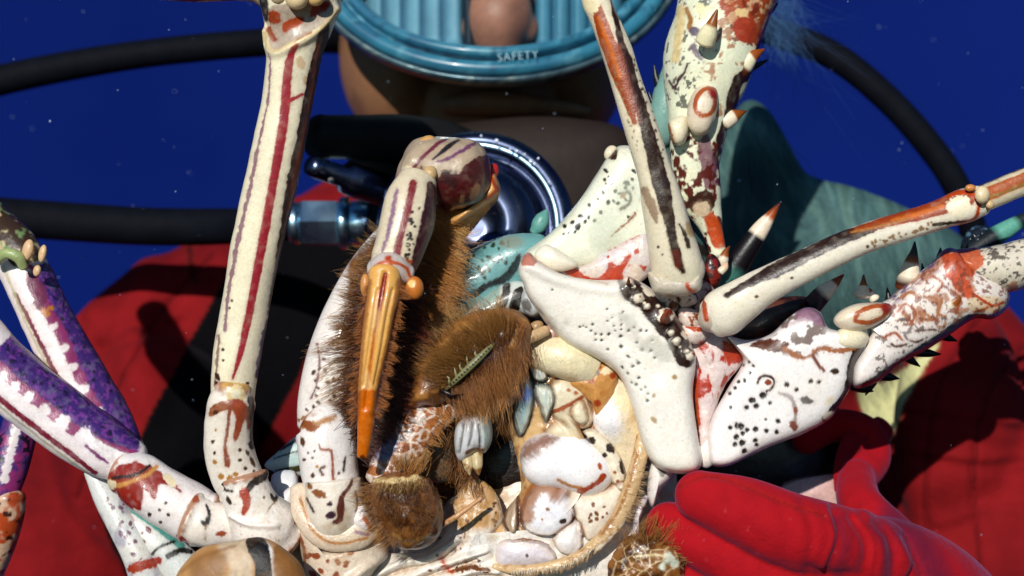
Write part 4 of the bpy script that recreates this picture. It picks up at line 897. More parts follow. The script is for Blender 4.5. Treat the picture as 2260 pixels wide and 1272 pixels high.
# ------------------------------------------------------------------ swimmeret at the bottom edge
m = blob([(385, 1290), (420, 1230), (470, 1203), (545, 1189), (590, 1190), (640, 1220), (668, 1255), (680, 1320), (600, 1400), (440, 1400)], 10, -30, '#b98a55', spine=[(480, 1290), (580, 1290)], sp=2.6)
m.poly([(480, 1205), (545, 1185), (560, 1280), (580, 1330), (470, 1330), (510, 1260)], '#cbb497', soft=14); m.poly([(420, 1240), (470, 1215), (505, 1230), (480, 1290), (430, 1290)], '#7c5228', soft=24, a=.7)
m.stroke([(572, 1186), (594, 1210), (603, 1240), (606, 1290)], 9, '#f0ece8', jag=1); m.poly([(546, 1190), (578, 1186), (592, 1206), (598, 1240), (601, 1300), (568, 1300), (562, 1245), (546, 1215)], '#0b0709', jag=1.8)
m.poly([(606, 1205), (650, 1225), (680, 1280), (610, 1300)], '#8f6030', jag=3, soft=10)
m.stroke([(400, 1262), (450, 1228), (520, 1206)], 8, '#8a5c30', soft=9, a=.6)
raw(m.disp(.7, 90, 3), 'swimmeret', SKIN, lob)

# ------------------------------------------------------------------ bristly mouth leg on the left of the mouth
m = tube([(1000, 860, 50, 0), (955, 905, 48, -3), (910, 960, 46, -6), (872, 1020, 48, -8), (858, 1060, 52, -8)], '#a4622f', cap=(.4, .5), flat=.9)
m.net(90, 4.0, '#eadcd2', 4, a=.9); m.mottle('#6b3316', .55, .7, 250, a=.7, m=(m.col[:, 2] < .3).astype(float)); m.poly([(860, 950), (880, 980), (850, 1020), (820, 1000)], '#5a5874', jag=3, soft=8)
mx1 = raw(m.disp(.8, 320, 9), 'mouth_leg', FLESH, lob)
m = blob([(1172, 712), (1120, 682), (1060, 684), (1010, 706), (960, 752), (925, 800), (905, 850), (900, 900), (950, 900), (990, 888), (1060, 880), (1120, 900), (1145, 850), (1165, 780)], 15, -4, '#8a5728', spine=[(940, 860), (1040, 790), (1130, 740)])
m.stroke([(990, 845), (1040, 800), (1090, 755)], 90, '#3a1a0c', soft=60); m.mottle('#c08a48', .55, .75, 250, a=.6)
palm = raw(m.disp(1.0, 200, 2), 'palm', FLESH, mx1)
m = tube([(984, 860, 3, -18), (1004, 842, 6, -20), (1030, 817, 8, -21), (1058, 790, 8, -21), (1080, 769, 6, -20), (1092, 758, 3, -18)], '#7d7d54', sp=1.8)
for t in np.linspace(0, 1, 15): m.spots([(995 + 84 * t, 850 - 80 * t, 2.8)], '#191008', soft=1.5)
g_ = np.random.default_rng(5)
sp_ = [tube([(990 + 90 * t, 847 - 80 * t, 3.5, -20), (987 + 90 * t + g_.uniform(-4, 4), 838 - 80 * t, 2.4, -21), (985 + 90 * t, 831 - 80 * t + g_.uniform(-5, 3), .8, -21)], '#95956a', sp=1.8, cap=(.5, 1)) for t in (.02, .2, .35, .5, .72)]
raw(join(m, *sp_), 'comb', SPINE, mx1)
m = blob([(985, 855), (1000, 872), (1030, 868), (1020, 886), (995, 886), (968, 872), (962, 855)], 6, -14, '#120608'); raw(m, 'claw', SPINE, mx1)
HM = [hair_line([(985, 842), (1030, 802), (1085, 752), (1120, 728)], 2400, [150, 138, 122, 95], [60, 80, 66, 46], '#40200e', '#a5753a', -18, 16, 14, .085, seed=31, bend=(-.05, -.05, -.15)),
      hair_line([(935, 830), (975, 765), (1040, 712), (1110, 690)], 700, [165, 140, 118, 85], [34, 40, 44, 34], '#6e4520', '#b9975e', -8, 14, 12, .10, seed=32),
      hair_line([(930, 815), (965, 760), (1010, 718)], 60, [130, 122, 112], 26, '#2a160c', '#4a2c18', -12, 6, 5, .16, seed=38),
      hair_line([(995, 862), (1050, 815), (1100, 768), (1150, 735)], 2200, [-58, -64, -72, -85], [40, 54, 62, 54], '#4a2614', '#9a6430', -16, 16, 14, .08, seed=33, bend=(0, 0, -.2)),
      hair_line([(1010, 872), (1070, 846), (1120, 806), (1150, 770)], 1500, [-76, -78, -84, -92], [40, 54, 58, 46], '#80502a', '#bd8850', -10, 18, 14, .08, seed=34, bend=(0, 0, -.2)),
      hair_line([(905, 880), (880, 930), (850, 985)], 260, [170, 175, 190], 40, '#6b3c1a', '#d8c4ae', -6, 18, 10, .11, seed=35),
      hair_line([(930, 820), (900, 870), (870, 920)], 130, [165, 160, 170], 34, '#c9b49c', '#efe6da', -4, 14, 6, .12, seed=36),
      hair_line([(970, 900), (930, 960), (890, 1020)], 300, [-30, -40, -50], 34, '#8a5020', '#c58a4a', -10, 18, 12, .12, seed=37)]
HM = join(*HM); HM.col = HM.col * 1.35
o = raw(HM, 'setae', SETAE, mx1); o['kind'] = 'stuff'
# the rounded brown joint below it
m = blob([(808, 1110), (815, 1070), (850, 1045), (910, 1040), (955, 1070), (976, 1120), (972, 1175), (935, 1208), (890, 1216), (862, 1195), (830, 1150)], 15, -14, '#7b4a22', spine=[(890, 1120)], p=2)
m.poly([(850, 1085), (900, 1075), (935, 1110), (925, 1160), (890, 1180), (855, 1150)], '#46240e', jag=7, soft=22); m.stroke([(830, 1060), (860, 1062), (900, 1060), (925, 1050)], 14, '#d9c08a', jag=7, soft=6)
m.stroke([(950, 1065), (968, 1110), (966, 1170), (930, 1205)], 16, '#4a2a12', soft=10); m.stroke([(870, 1180), (900, 1198), (945, 1180)], 10, '#a8783e', jag=4, soft=6); m.mottle('#a06a30', .55, .72, 260, a=.6)
jn = raw(m.disp(.9, 240, 6), 'joint', FLESH, mx1)
th = np.linspace(0, 2 * math.pi, 30); ring = [(888 + 62 * math.cos(t), 1120 + 62 * math.sin(t)) for t in th]
o = raw(join(hair_line([(835, 1075), (820, 1110), (840, 1150), (865, 1190)], 520, [160, 190, 215, 240], 30, '#7a4a20', '#c08a4c', -20, 22, 10, .11, seed=41),
     hair_line([(830, 1070), (870, 1074), (930, 1064)], 260, [-120, -95, -60], 22, '#a8854e', '#6a4420', -28, 14, 6, .11, seed=42),
     hair_line([(860, 1120), (900, 1110), (930, 1130)], 700, [215, 270, 325], 26, '#4a270f', '#8a5a2a', -28, 60, 26, .09, seed=43),
     hair_line([(870, 1030), (900, 1040), (930, 1035)], 220, [90, 80, 60], 40, '#a5672c', '#caa06a', -20, 20, 8, .11, seed=44)), 'setae', SETAE, jn); o['kind'] = 'stuff'
m = tube([(975, 1160, 6, -12), (1010, 1138, 6, -14), (1062, 1100, 4, -12)], '#c9986a', sp=2.5); raw(m, 'palp', FLESH, mx1)

# ------------------------------------------------------------------ smooth mouth leg on the right
m = tube([(1160, 772, 34, 4), (1200, 778, 44, 0), (1260, 795, 46, -2), (1305, 818, 40, 0)], '#ece0ba', cap=(.5, .3)); m.mottle('#c7ae78', .5, .75, 80, a=.5); m.stroke([(1165, 812), (1210, 828), (1265, 838)], 16, '#9a7040', soft=18, a=.6)
mx2 = raw(m, 'mouth_leg', FLESH, lob)
m = blob([(1255, 845), (1300, 800), (1340, 800), (1362, 830), (1350, 880), (1320, 920), (1305, 890), (1280, 870)], 6, 0, '#cf9450', spine=[(1310, 845)]); m.stroke([(1255, 840), (1290, 830), (1320, 800)], 8, '#a9551c', jag=3); m.spots([(1312, 822, 8, 1.4)], '#7c6878', soft=8); m.spots([(1340, 818, 9, 1.6, -15)], '#efdcb4'); m.spots([(1325, 812, 3.5), (1352, 830, 7), (1318, 890, 8), (1305, 840, 6)], '#a03c14', soft=4); m.mottle('#a8642a', .52, .7, 260, a=.5)
raw(m.disp(.5, 200), 'joint', FLESH, mx2)
m = tube([(1345, 830, 22, 4), (1358, 880, 40, 3), (1368, 940, 44, 3), (1385, 1000, 36, 4), (1394, 1060, 22, 6), (1384, 1100, 10, 8)], '#eedcb8', flat=.7, cap=(.6, .6)); m.stroke([(1400, 850), (1400, 920)], 20, '#cbaa74', soft=16, a=.6); m.mottle('#c79a5e', .55, .8, 90, a=.5); m.spots([(1342, 926, 30, 1.4, 70)], '#fbf8fa', soft=26); m.dents([(1342, 926, 34)], 4)  # soft white spot paints a highlight on the raised bulge
raw(m, 'merus', FLESH, mx2)
# feeler-like rim running round the mouth
m = tube([(1420, 965, 16, -4), (1412, 1010, 17, -6), (1398, 1060, 18, -8), (1372, 1130, 18, -8), (1338, 1180, 16, -8), (1290, 1222, 14, -7), (1230, 1248, 13, -6), (1160, 1258, 11, -4), (1090, 1252, 8, 0)], '#cfae80', flat=.7)
m.stroke([(1408, 1000), (1392, 1060), (1364, 1130), (1330, 1178)], 7, '#a5733e', jag=2); m.stroke([(1400, 1120), (1370, 1165), (1320, 1212)], 5, '#f2e6d2', jag=2); m.mottle('#9a6632', .55, .7, 300, a=.6)
raw(m.disp(.3, 700, 3), 'whip', FLESH, mx2)
o = raw(join(hair_line([(1310, 1212), (1240, 1250), (1130, 1262)], 420, [250, 265, 275], 14, '#e9dcc4', '#b88a50', -10, 8, 2, .12, seed=51), hair_line([(1372, 1150), (1400, 1090), (1412, 1040)], 160, [-20, -10, 0], 22, '#a87840', '#d9bf98', -8, 16, 4, .10, seed=52)), 'fringe', SETAE, mx2); o['kind'] = 'stuff'
# jaws and plates: one folded surface with its plates raised out of it
m = blob([(1120, 850), (1150, 800), (1180, 785), (1230, 775), (1330, 800), (1385, 870), (1412, 960), (1420, 1050), (1395, 1130), (1335, 1205), (1250, 1246), (1150, 1262), (1080, 1255), (1075, 1195), (1120, 1120), (1150, 1080), (1140, 1010), (1120, 930)], 8, 8, '#cfa874', spine=[(1200, 860), (1290, 960), (1290, 1080), (1180, 1190)], sp=2.3)
m.mottle('#8a5428', .54, .68, 260, a=.7).mottle('#d2ae78', .58, .7, 190, seed=3, a=.7)
m.plate([(1212, 855), (1240, 832), (1278, 842), (1300, 880), (1310, 930), (1284, 950), (1240, 938), (1212, 905)], 3.2, '#ddd0b2')
m.stroke([(1220, 908), (1250, 895), (1284, 876)], 9, '#9a4a22', jag=2); m.spots([(1254, 860, 4), (1270, 866, 5)], '#b0683a')
m.plate([(1258, 905), (1274, 882), (1290, 890), (1298, 925), (1284, 938), (1266, 930)], 2.2, '#efe5c8')
m.plate([(1132, 840), (1150, 808), (1172, 826), (1180, 880), (1168, 935), (1145, 965), (1130, 910)], 3, '#93b0b6', seam='#2a2018'); m.spots([(1155, 868, 18, 1.2)], '#5a76b4', soft=18)
m.plate([(1166, 800), (1182, 793), (1200, 806), (1210, 832), (1196, 844), (1178, 840), (1166, 818)], 3.6, '#c9d6d2', seam='#241a16', sw=5)
m.plate([(1178, 850), (1195, 847), (1216, 855), (1223, 880), (1217, 912), (1204, 934), (1192, 902), (1180, 876)], 3.6, '#c5d5d0', seam='#3a2c20', sw=4)
m.plate([(1203, 950), (1225, 934), (1262, 932), (1282, 948), (1288, 966), (1250, 972), (1213, 968)], 3.4, '#eadfc2')
m.plate([(1286, 952), (1312, 946), (1342, 966), (1370, 1000), (1384, 1050), (1372, 1084), (1346, 1062), (1332, 1022), (1302, 987)], 3.6, '#f0e8d4')
m.spots([(1304, 971, 8, 1.3), (1346, 987, 9, 1.3, 60), (1333, 1002, 6), (1372, 1028, 7, 2.4, 80), (1290, 965, 6)], '#33241a', soft=3); m.spots([(1355, 1040, 4), (1362, 1060, 4)], '#a05a28')
m.plate([(1236, 1072), (1280, 1090), (1330, 1082), (1376, 1062), (1384, 1110), (1344, 1168), (1296, 1196), (1268, 1150), (1250, 1110)], 2.6, '#f0e7d8')
m.scatter([(1290, 1110), (1350, 1090), (1340, 1150), (1290, 1160)], 9, (2.5, 4.5), '#7a4a28', 3)
m.plate([(1148, 1130), (1165, 1085), (1200, 1068), (1240, 1080), (1264, 1115), (1266, 1148), (1232, 1180), (1190, 1184), (1156, 1168)], 4, '#eceaf0', seam='#6a3a18', sw=5)
m.poly([(1150, 1092), (1185, 1060), (1230, 1070), (1246, 1098), (1215, 1102), (1200, 1086), (1180, 1112), (1178, 1145), (1145, 1150)], '#9a6030', jag=7, soft=12, a=.85); m.spots([(1208, 1120, 4), (1220, 1107, 3), (1196, 1142, 3)], '#9a6a3a'); m.spots([(1242, 1146, 6, 1.4, -40)], '#3a2a24')
m.plate([(1220, 1184), (1247, 1160), (1272, 1146), (1287, 1170), (1288, 1206), (1266, 1228), (1238, 1224), (1222, 1206)], 4, '#f3eff0', seam='#8a5228')
m.plate([(1088, 1216), (1098, 1190), (1140, 1186), (1200, 1194), (1232, 1226), (1222, 1248), (1160, 1258), (1096, 1250)], 3.4, '#e3dbe2', seam='#7a4a24', sw=5); m.spots([(1163, 1222, 4)], '#6a5a5a')
m.plate([(1110, 1150), (1122, 1100), (1140, 1085), (1146, 1130), (1142, 1172), (1125, 1178)], 3, '#9a8474', seam='#4a2412', sw=5)
m.stroke([(1100, 1186), (1150, 1188), (1205, 1190)], 7, '#8a5428', jag=4)
m.disp(.35, 260, 6); raw(m, 'jaw_plates', SHELL, lob)
m = blob([(1148, 1010), (1162, 972), (1205, 954), (1262, 958), (1310, 978), (1346, 1012), (1356, 1052), (1330, 1088), (1290, 1098), (1236, 1080), (1190, 1076), (1158, 1052)], 10, 3, '#fbf8fb', spine=[(1220, 1015), (1285, 1038)], p=2.4)
m.poly([(1150, 985), (1195, 958), (1236, 962), (1212, 990), (1186, 1004), (1150, 1020)], '#7a431c', jag=10, soft=30, a=.9); m.stroke([(1232, 1060), (1256, 1072), (1284, 1078)], 7, '#c08048', jag=1); m.stroke([(1280, 1086), (1294, 1080), (1318, 1066), (1332, 1052)], [14, 11, 11, 14], '#a83c12', jag=1); m.spots([(1324, 1030, 5, 1.6, 70)], '#b05020')
raw(m.disp(.3, 120, 3), 'mandible', SHELL, lob)
m = blob([(985, 900), (1010, 882), (1050, 886), (1058, 905), (1030, 930), (1000, 925)], 5, 4, '#93aaa8', smooth=True); raw(m, 'jaw_plate', SHELL, lob)
m = blob([(1004, 950), (1020, 925), (1045, 912), (1075, 915), (1086, 940), (1085, 975), (1070, 1000), (1050, 1000), (1020, 1020), (1005, 1000)], 10, -4, '#cfd0d4', spine=[(1045, 955)])
for q in ([(1020, 935), (1015, 970), (1010, 1000)], [(1042, 930), (1040, 960), (1036, 985)], [(1058, 938), (1062, 965), (1060, 990)]): m.stroke(q, 6, '#777a78', soft=5); m.ridge(q, 8, -1.2)
m.poly([(1055, 915), (1090, 920), (1090, 990), (1072, 990), (1066, 950)], '#a3b8b4', soft=6); m.stroke([(1030, 1000), (1048, 992), (1066, 994)], 8, '#6a3a14', jag=2); raw(m, 'toothed_plate', SHELL, lob)
m = join(*[tube([(x, 1005, 14, -6), (x + 2, 1030, 11, -8), (x + 5, 1048, 2, -8)], '#c2ae84', sp=2.5) for x in (1032, 1052)]); m.mottle('#8a5a2a', .5, .65, 500); raw(m, 'tooth', SPINE, lob)
m = blob([(900, 960), (960, 920), (1000, 930), (1005, 1000), (990, 1060), (940, 1060), (905, 1020)], 8, 14, '#6a5a48'); m.mottle('#8a5a30', .5, .65, 200); raw(m, 'jaw_plate', FLESH, lob)
m = blob([(1060, 1000), (1110, 960), (1160, 960), (1180, 1030), (1190, 1080), (1120, 1100), (1060, 1070)], 5, 24, '#170806'); raw(m, 'gullet', FLESH, lob)
o = raw(join(hair_line([(1000, 1010), (1030, 1050), (1050, 1080)], 200, [-120, -100, -90], 34, '#5a2e12', '#b47c40', 2, 22, 14, .11, seed=63), hair_line([(1000, 920), (1040, 900), (1110, 900)], 300, [-95, -90, -85], 60, '#6b3a18', '#9a6a38', 2, 14, 12, .11, seed=64)), 'setae', SETAE, lob); o['kind'] = 'stuff'
# lumps of pale shell between mouth and glove
for (pts, th_, d, c, sp2) in (([(1432, 1035), (1450, 1005), (1480, 1005), (1500, 1030), (1480, 1060), (1455, 1085), (1440, 1120), (1428, 1090)], 8, 4, '#ece8e4', None), ([(1400, 1120), (1420, 1095), (1430, 1100), (1412, 1150), (1410, 1185), (1396, 1185)], 5, 2, '#d9cfd4', None), ([(1425, 985), (1440, 975), (1452, 990), (1445, 1010), (1430, 1005)], 5, 0, '#c9a68a', None)):
    m = blob(pts, th_, d, c); m.spots([(1460, 1040, 9, 1.5, 60)], '#8a8078', soft=5); m.stroke([(1464, 1075), (1462, 1090), (1455, 1105)], 8, '#2a1c18', jag=2); m.spots([(1424, 1130, 6, 1.8, 70)], '#8a3418'); raw(m, 'shell_lump', SHELL, lob)
m = blob([(1370, 1200), (1410, 1180), (1470, 1195), (1508, 1215), (1500, 1300), (1380, 1320), (1340, 1270)], 10, -4, '#8a5826', spine=[(1430, 1250)]); m.mottle('#4a2810', .5, .65, 220); m.spots([(1475, 1232, 12), (1488, 1245, 9), (1462, 1250, 8)], '#c9d4c4', soft=6); m.stroke([(1405, 1228), (1440, 1225), (1470, 1228)], 5, '#e6d3a8', jag=2); m.net(26, 2.5, '#d9c49a', 8, a=.6)
br = raw(m.disp(1.2, 300, 4), 'bristly_pad', FLESH, lob)
o = raw(hair_line([(1380, 1200), (1430, 1188), (1480, 1200), (1500, 1240)], 420, [100, 80, 60, 0], 34, '#7a4a1c', '#c08c4c', -10, 22, 14, .11, seed=66), 'setae', SETAE, br); o['kind'] = 'stuff'
# pink strip where mouth meets antenna base
m = tube([(1195, 742, 14, -2), (1225, 735, 20, -2), (1255, 745, 14, 0), (1290, 770, 8, 2)], '#c9a898'); m.mottle('#8a5a48', .5, .65, 300, a=.6); raw(m, 'membrane', FLESH, lob)
m = tube([(1140, 755, 10, -10), (1170, 745, 13, -10), (1205, 730, 12, -8)], '#c7a67c'); raw(m, 'palp', FLESH, mx1)
raw(ball(1183, 722, 18, -4, '#a98860', ry=13, rot=-30), 'palp', FLESH, mx1)

# ------------------------------------------------------------------ teal shell behind the mouth
m = blob([(985, 700), (990, 640), (1005, 585), (1040, 552), (1090, 528), (1150, 515), (1200, 520), (1215, 560), (1180, 620), (1130, 680), (1060, 720)], 11, 26, '#6aa0a2', spine=[(1040, 640), (1130, 570)])
m.scatter([(1000, 600), (1060, 545), (1130, 530), (1120, 590), (1060, 640), (1000, 680)], 46, (2, 4.5), '#23331f', 12); m.stroke([(1045, 650), (1080, 628), (1110, 618), (1135, 590), (1145, 566)], [16, 14, 18, 18, 10], '#15161a', jag=2.5); m.spots([(1128, 535, 14, 2, 0)], '#8a8a78', soft=12, a=.7); m.mottle('#4f8a90', .5, .75, 90, a=.5)
tl = raw(m.disp(.4, 150, 8), 'carapace', SHELL, lob)
raw(tube([(1178, 512, 10, 30), (1188, 500, 17, 30), (1198, 482, 16, 30), (1206, 466, 5, 30)], '#5f9a92'), 'spine', SPINE, tl)
m = blob([(940, 790), (975, 730), (1030, 690), (1090, 640), (1140, 620), (1180, 640), (1190, 700), (1120, 690), (1040, 705), (980, 760), (955, 810)], 8, 16, '#d3dcd8', spine=[(960, 780), (1030, 710), (1140, 660)])
m.stroke([(1100, 690), (1115, 655), (1118, 630)], [22, 18, 16], '#1a1412', jag=2); m.stroke([(1135, 680), (1142, 650), (1150, 640)], [24, 20, 14], '#1a1412', jag=2); m.poly([(1060, 660), (1100, 630), (1098, 665), (1070, 690)], '#93aea6', soft=6); m.stroke([(960, 740), (968, 700), (985, 690)], 9, '#5a7070', jag=3); m.spots([(992, 705, 4, 2, 80), (985, 740, 3)], '#4a2a1a')
raw(m, 'cheek', SHELL, lob)
m = blob([(1150, 665), (1160, 638), (1172, 632), (1190, 650), (1200, 680), (1180, 700), (1158, 690)], 6, 0, '#c6cccf'); m.spots([(1163, 674, 10, 1.5, 60)], '#6a6866', soft=5); raw(m, 'cheek', SHELL, lob)

# ------------------------------------------------------------------ antenna bases
m = blob([(1151, 600), (1150, 572), (1166, 556), (1190, 575), (1240, 606), (1300, 618), (1362, 618), (1400, 618), (1440, 640), (1488, 690), (1520, 745), (1536, 800), (1530, 870), (1540, 960), (1548, 1015), (1535, 1040), (1490, 1045), (1446, 1030), (1418, 985), (1396, 905), (1366, 832), (1322, 795), (1262, 768), (1222, 735), (1190, 695), (1162, 650)], 17, 2, W, spine=[(1180, 600), (1270, 680), (1400, 750), (1450, 830), (1490, 1000)], p=4.6)
m.stroke([(1384, 624), (1402, 652), (1430, 668), (1448, 690), (1470, 705), (1488, 735), (1500, 765), (1512, 795)], [44, 44, 44, 48, 62, 52, 46, 34], '#2a1309', jag=5, freq=380)
m.stroke([(1340, 630), (1300, 622), (1240, 606), (1190, 580)], 6, '#b7823e', jag=2, a=.7); m.poly([(1150, 572), (1164, 556), (1185, 572), (1180, 585), (1160, 588)], '#b4481c', jag=2, a=.8)
m.spots([(1386, 626, 10), (1409, 660, 10), (1428, 677, 7), (1396, 638, 3), (1421, 669, 3), (1468, 698, 16, 1.1), (1480, 735, 6), (1491, 753, 8), (1500, 766, 3), (1524, 766, 4), (1511, 776, 4), (1521, 786, 9), (1430, 645, 8, 1.6, 40), (1512, 740, 7, 1.5, 50), (1452, 676, 4)], '#e9ddc8')
m.spots([(1388, 622, 4, 1.5, 90), (1410, 658, 2.5), (1471, 693, 9, 1.1), (1526, 784, 6)], '#7a2c0c')
DA = [(1219, 640, 3), (1340, 683, 3), (1375, 689, 3.5), (1280, 722, 3.5), (1287, 720, 2.5), (1294, 723, 3), (1308, 716, 4), (1304, 731, 3.5), (1315, 738, 3.5), (1327, 739, 4), (1344, 738, 5), (1328, 752, 4), (1315, 751, 3.5), (1370, 742, 4.5), (1371, 728, 3), (1371, 717, 3), (1388, 730, 4), (1400, 723, 3.5), (1414, 730, 4), (1355, 720, 3), (1341, 709, 3), (1372, 766, 5), (1341, 772, 3.5), (1406, 757, 3), (1417, 772, 4.5), (1437, 775, 4), (1445, 790, 3.5), (1440, 752, 3), (1387, 787, 4), (1409, 801, 5), (1397, 808, 4.5), (1373, 811, 4), (1385, 824, 3.5), (1410, 835, 4.5), (1404, 849, 5), (1394, 845, 3), (1415, 861, 3), (1425, 855, 3), (1431, 870, 4), (1429, 885, 4.5), (1358, 730, 2.5), (1351, 702, 2.5), (1427, 731, 3)]
m.spots([(x, y, r * .8) for x, y, r in DA], '#1c140c', soft=2.0, a=.95, halo='#a8a594'); m.spots([(1489, 833, 6), (1443, 873, 5), (1443, 927, 5, 2, 50)], '#a5803c', soft=4)
m.mottle('#b4b3a6', .55, .72, 120, seed=4, a=.55, m=((m.y > 690) & (m.y < 800)).astype(float)); m.mottle('#f2ede6', .5, .8, 60, a=.4)
m.ridge([(1150, 610), (1165, 590), (1230, 618), (1340, 640), (1380, 640)], 24, 1.3); m.ridge([(1200, 700), (1300, 740), (1390, 760), (1440, 820)], 60, -1.0)
m.dents([(x, y, r * 1.1) for x, y, r in DA], -.35); m.dents([(1386, 626, 10), (1409, 660, 10), (1428, 677, 7), (1468, 700, 17), (1480, 735, 6), (1491, 753, 8), (1521, 786, 10), (1396, 638, 4), (1511, 776, 5)], 2.2)
ant = raw(m.disp(.35, 70, 5), 'antenna_base', SHELL, lob)
raw(join(tube([(1468, 706, 12, -16), (1470, 696, 8, -21), (1474, 686, 2, -24)], '#8a3a10', sp=2), tube([(1387, 630, 6, -14), (1387, 622, 4, -18), (1388, 612, 1, -20)], '#7a2c0c', sp=2)), 'spine', SPINE, ant)
# upper pale cone and its knobbed edge
m = blob([(1160, 560), (1180, 540), (1208, 520), (1240, 490), (1280, 440), (1316, 385), (1340, 345), (1360, 325), (1390, 322), (1440, 340), (1500, 420), (1520, 520), (1460, 560), (1370, 566), (1300, 590), (1230, 600), (1180, 590)], 15, 18, '#edf0dc', spine=[(1230, 560), (1330, 470), (1400, 400)], p=3.4)
m.scatter([(1240, 520), (1330, 380), (1400, 340), (1400, 480), (1280, 520)], 26, (2.2, 4.2), '#20221a', 21); m.spots([(1275, 500, 7, 1.2, -30), (1326, 469, 5), (1342, 447, 5), (1253, 513, 4), (1312, 487, 4), (1358, 422, 4), (1263, 491, 5), (1246, 499, 5), (1382, 404, 5, 1.5, 0)], '#1e1f18', soft=3)
m.stroke([(1376, 428), (1386, 424), (1392, 432), (1390, 446), (1380, 456), (1370, 462)], 7, '#4a2410', jag=.8); m.spots([(1375, 433, 6)], '#9a5a28'); m.stroke([(1350, 520), (1375, 500), (1395, 480), (1402, 470)], 5, '#8a4e20', jag=5); m.poly([(1335, 330), (1358, 318), (1360, 350), (1340, 348)], '#3a2010', jag=4)
m.stroke([(1165, 565), (1200, 580), (1240, 600), (1290, 600)], 10, '#f0e8d4', soft=8); m.mottle('#c4cdb8', .5, .75, 60, a=.5)
up = raw(m.disp(.4, 80, 6), 'antenna_segment', SHELL, ant)
m = blob([(1180, 562), (1205, 540), (1240, 556), (1275, 586), (1235, 600), (1200, 588)], 5, 0, '#efe8d6'); raw(m, 'condyle', SHELL, ant)
raw(ball(1348, 338, 14, 12, '#e6dcc0', ry=18, rot=30), 'spine', SHELL, up)
m = blob([(1160, 575), (1185, 588), (1240, 606), (1262, 592), (1300, 580), (1350, 545), (1410, 505), (1440, 520), (1460, 560), (1440, 600), (1400, 630), (1340, 628), (1270, 625), (1200, 600)], 6, 8, '#d8cfcf', spine=[(1230, 600), (1320, 590), (1420, 560)])
m.poly([(1245, 602), (1270, 590), (1290, 608), (1320, 614), (1340, 595), (1345, 580), (1368, 585), (1380, 565), (1395, 565), (1375, 600), (1372, 625), (1300, 622)], '#b23a18', jag=3); m.stroke([(1345, 545), (1370, 530), (1405, 515)], 16, '#b8543c', jag=6, a=.85); m.spots([(1412, 595, 10, 1.4, 0), (1405, 555, 6), (1342, 567, 3), (1392, 590, 6)], '#b43c1c'); m.stroke([(1255, 575), (1272, 577)], 4, '#c05030'); m.poly([(1385, 600), (1400, 580), (1420, 600), (1440, 640), (1410, 630)], '#e2d4cc', jag=2)
raw(m.disp(.4, 200), 'membrane', FLESH, ant)
# membrane between the two bases
m = blob([(1520, 735), (1560, 730), (1610, 748), (1642, 790), (1600, 850), (1575, 920), (1565, 1010), (1548, 1020), (1536, 960), (1522, 860)], 8, 4, '#e0cecb', spine=[(1575, 780), (1552, 980)])
m.mottle('#b22a12', .50, .58, 520, seed=6, m=sstep(760, 790, m.y) * (1 - sstep(860, 890, m.y)), stretch=(1, 1, .4)); m.poly([(1525, 850), (1560, 835), (1570, 860), (1540, 880), (1528, 870)], '#a82c14', jag=4); m.poly([(1600, 752), (1640, 780), (1635, 800), (1610, 800), (1595, 770)], '#b0381c', jag=5); m.spots([(1554, 766, 8, 1.2)], '#b03a20'); m.stroke([(1530, 840), (1532, 890), (1540, 935)], [14, 18, 14], '#b23c14', jag=2); m.stroke([(1522, 800), (1535, 920), (1548, 1025)], 9, '#6e3412', jag=2)
raw(m.disp(.5, 250), 'membrane', FLESH, ant)
# lower right base
m = blob([(1565, 1015), (1562, 960), (1576, 910), (1605, 860), (1640, 800), (1622, 764), (1606, 742), (1650, 752), (1700, 738), (1740, 700), (1778, 678), (1810, 690), (1830, 725), (1880, 730), (1910, 720), (1915, 760), (1890, 800), (1880, 850), (1850, 900), (1830, 926), (1770, 958), (1700, 985), (1650, 1010), (1610, 1028), (1580, 1030)], 15, 4, '#f6f1ef', spine=[(1600, 1000), (1680, 880), (1760, 800), (1820, 760)], p=4.2)
m.stroke([(1897, 760), (1880, 820), (1866, 870), (1842, 900), (1822, 925)], [26, 18, 14, 16, 18], '#24130c', jag=4, freq=420); m.poly([(1655, 760), (1690, 748), (1740, 756), (1720, 778), (1680, 770)], '#5a2c1c', jag=4)
m.mottle('#6a5248', .50, .57, 330, seed=8, m=sstep(1690, 1730, m.x) * (1 - sstep(775, 790, m.y - (m.x - 1720) * .02)) * (1 - sstep(1810, 1835, m.x)), a=.9); m.mottle('#8a5a78', .45, .6, 160, seed=5, m=(1 - sstep(700, 730, m.y)), a=.8); m.poly([(1760, 690), (1790, 676), (1812, 692), (1822, 720), (1800, 715)], '#8f6a80', jag=4)
m.stroke([(1730, 770), (1770, 788), (1810, 770), (1850, 775), (1885, 768)], [10, 12, 8, 10, 12], '#a0633c', jag=4); m.stroke([(1795, 785), (1808, 808), (1818, 818)], 8, '#7a4430', jag=2); m.spots([(1780, 776, 9, 1.4, -20)], '#f0eaea'); m.spots([(1843, 820, 7, 1.4), (1790, 842, 5), (1808, 843, 5), (1736, 849, 6), (1758, 860, 5)], '#3a2818', soft=3)
DB = [(1660, 884, 7), (1684, 873, 8), (1669, 897, 6), (1648, 900, 5), (1627, 940, 6), (1612, 945, 5), (1636, 942, 7), (1650, 950, 5), (1640, 957, 5), (1668, 948, 6), (1692, 952, 5), (1626, 965, 6), (1638, 978, 7), (1622, 981, 5), (1667, 972, 5), (1670, 982, 4), (1643, 996, 6), (1612, 900, 4), (1630, 842, 4), (1643, 840, 4), (1655, 823, 3), (1662, 808, 3), (1700, 890, 4), (1690, 926, 3), (1717, 930, 5), (1714, 954, 5), (1610, 868, 4), (1622, 856, 4), (1640, 806, 3), (1653, 800, 3)]
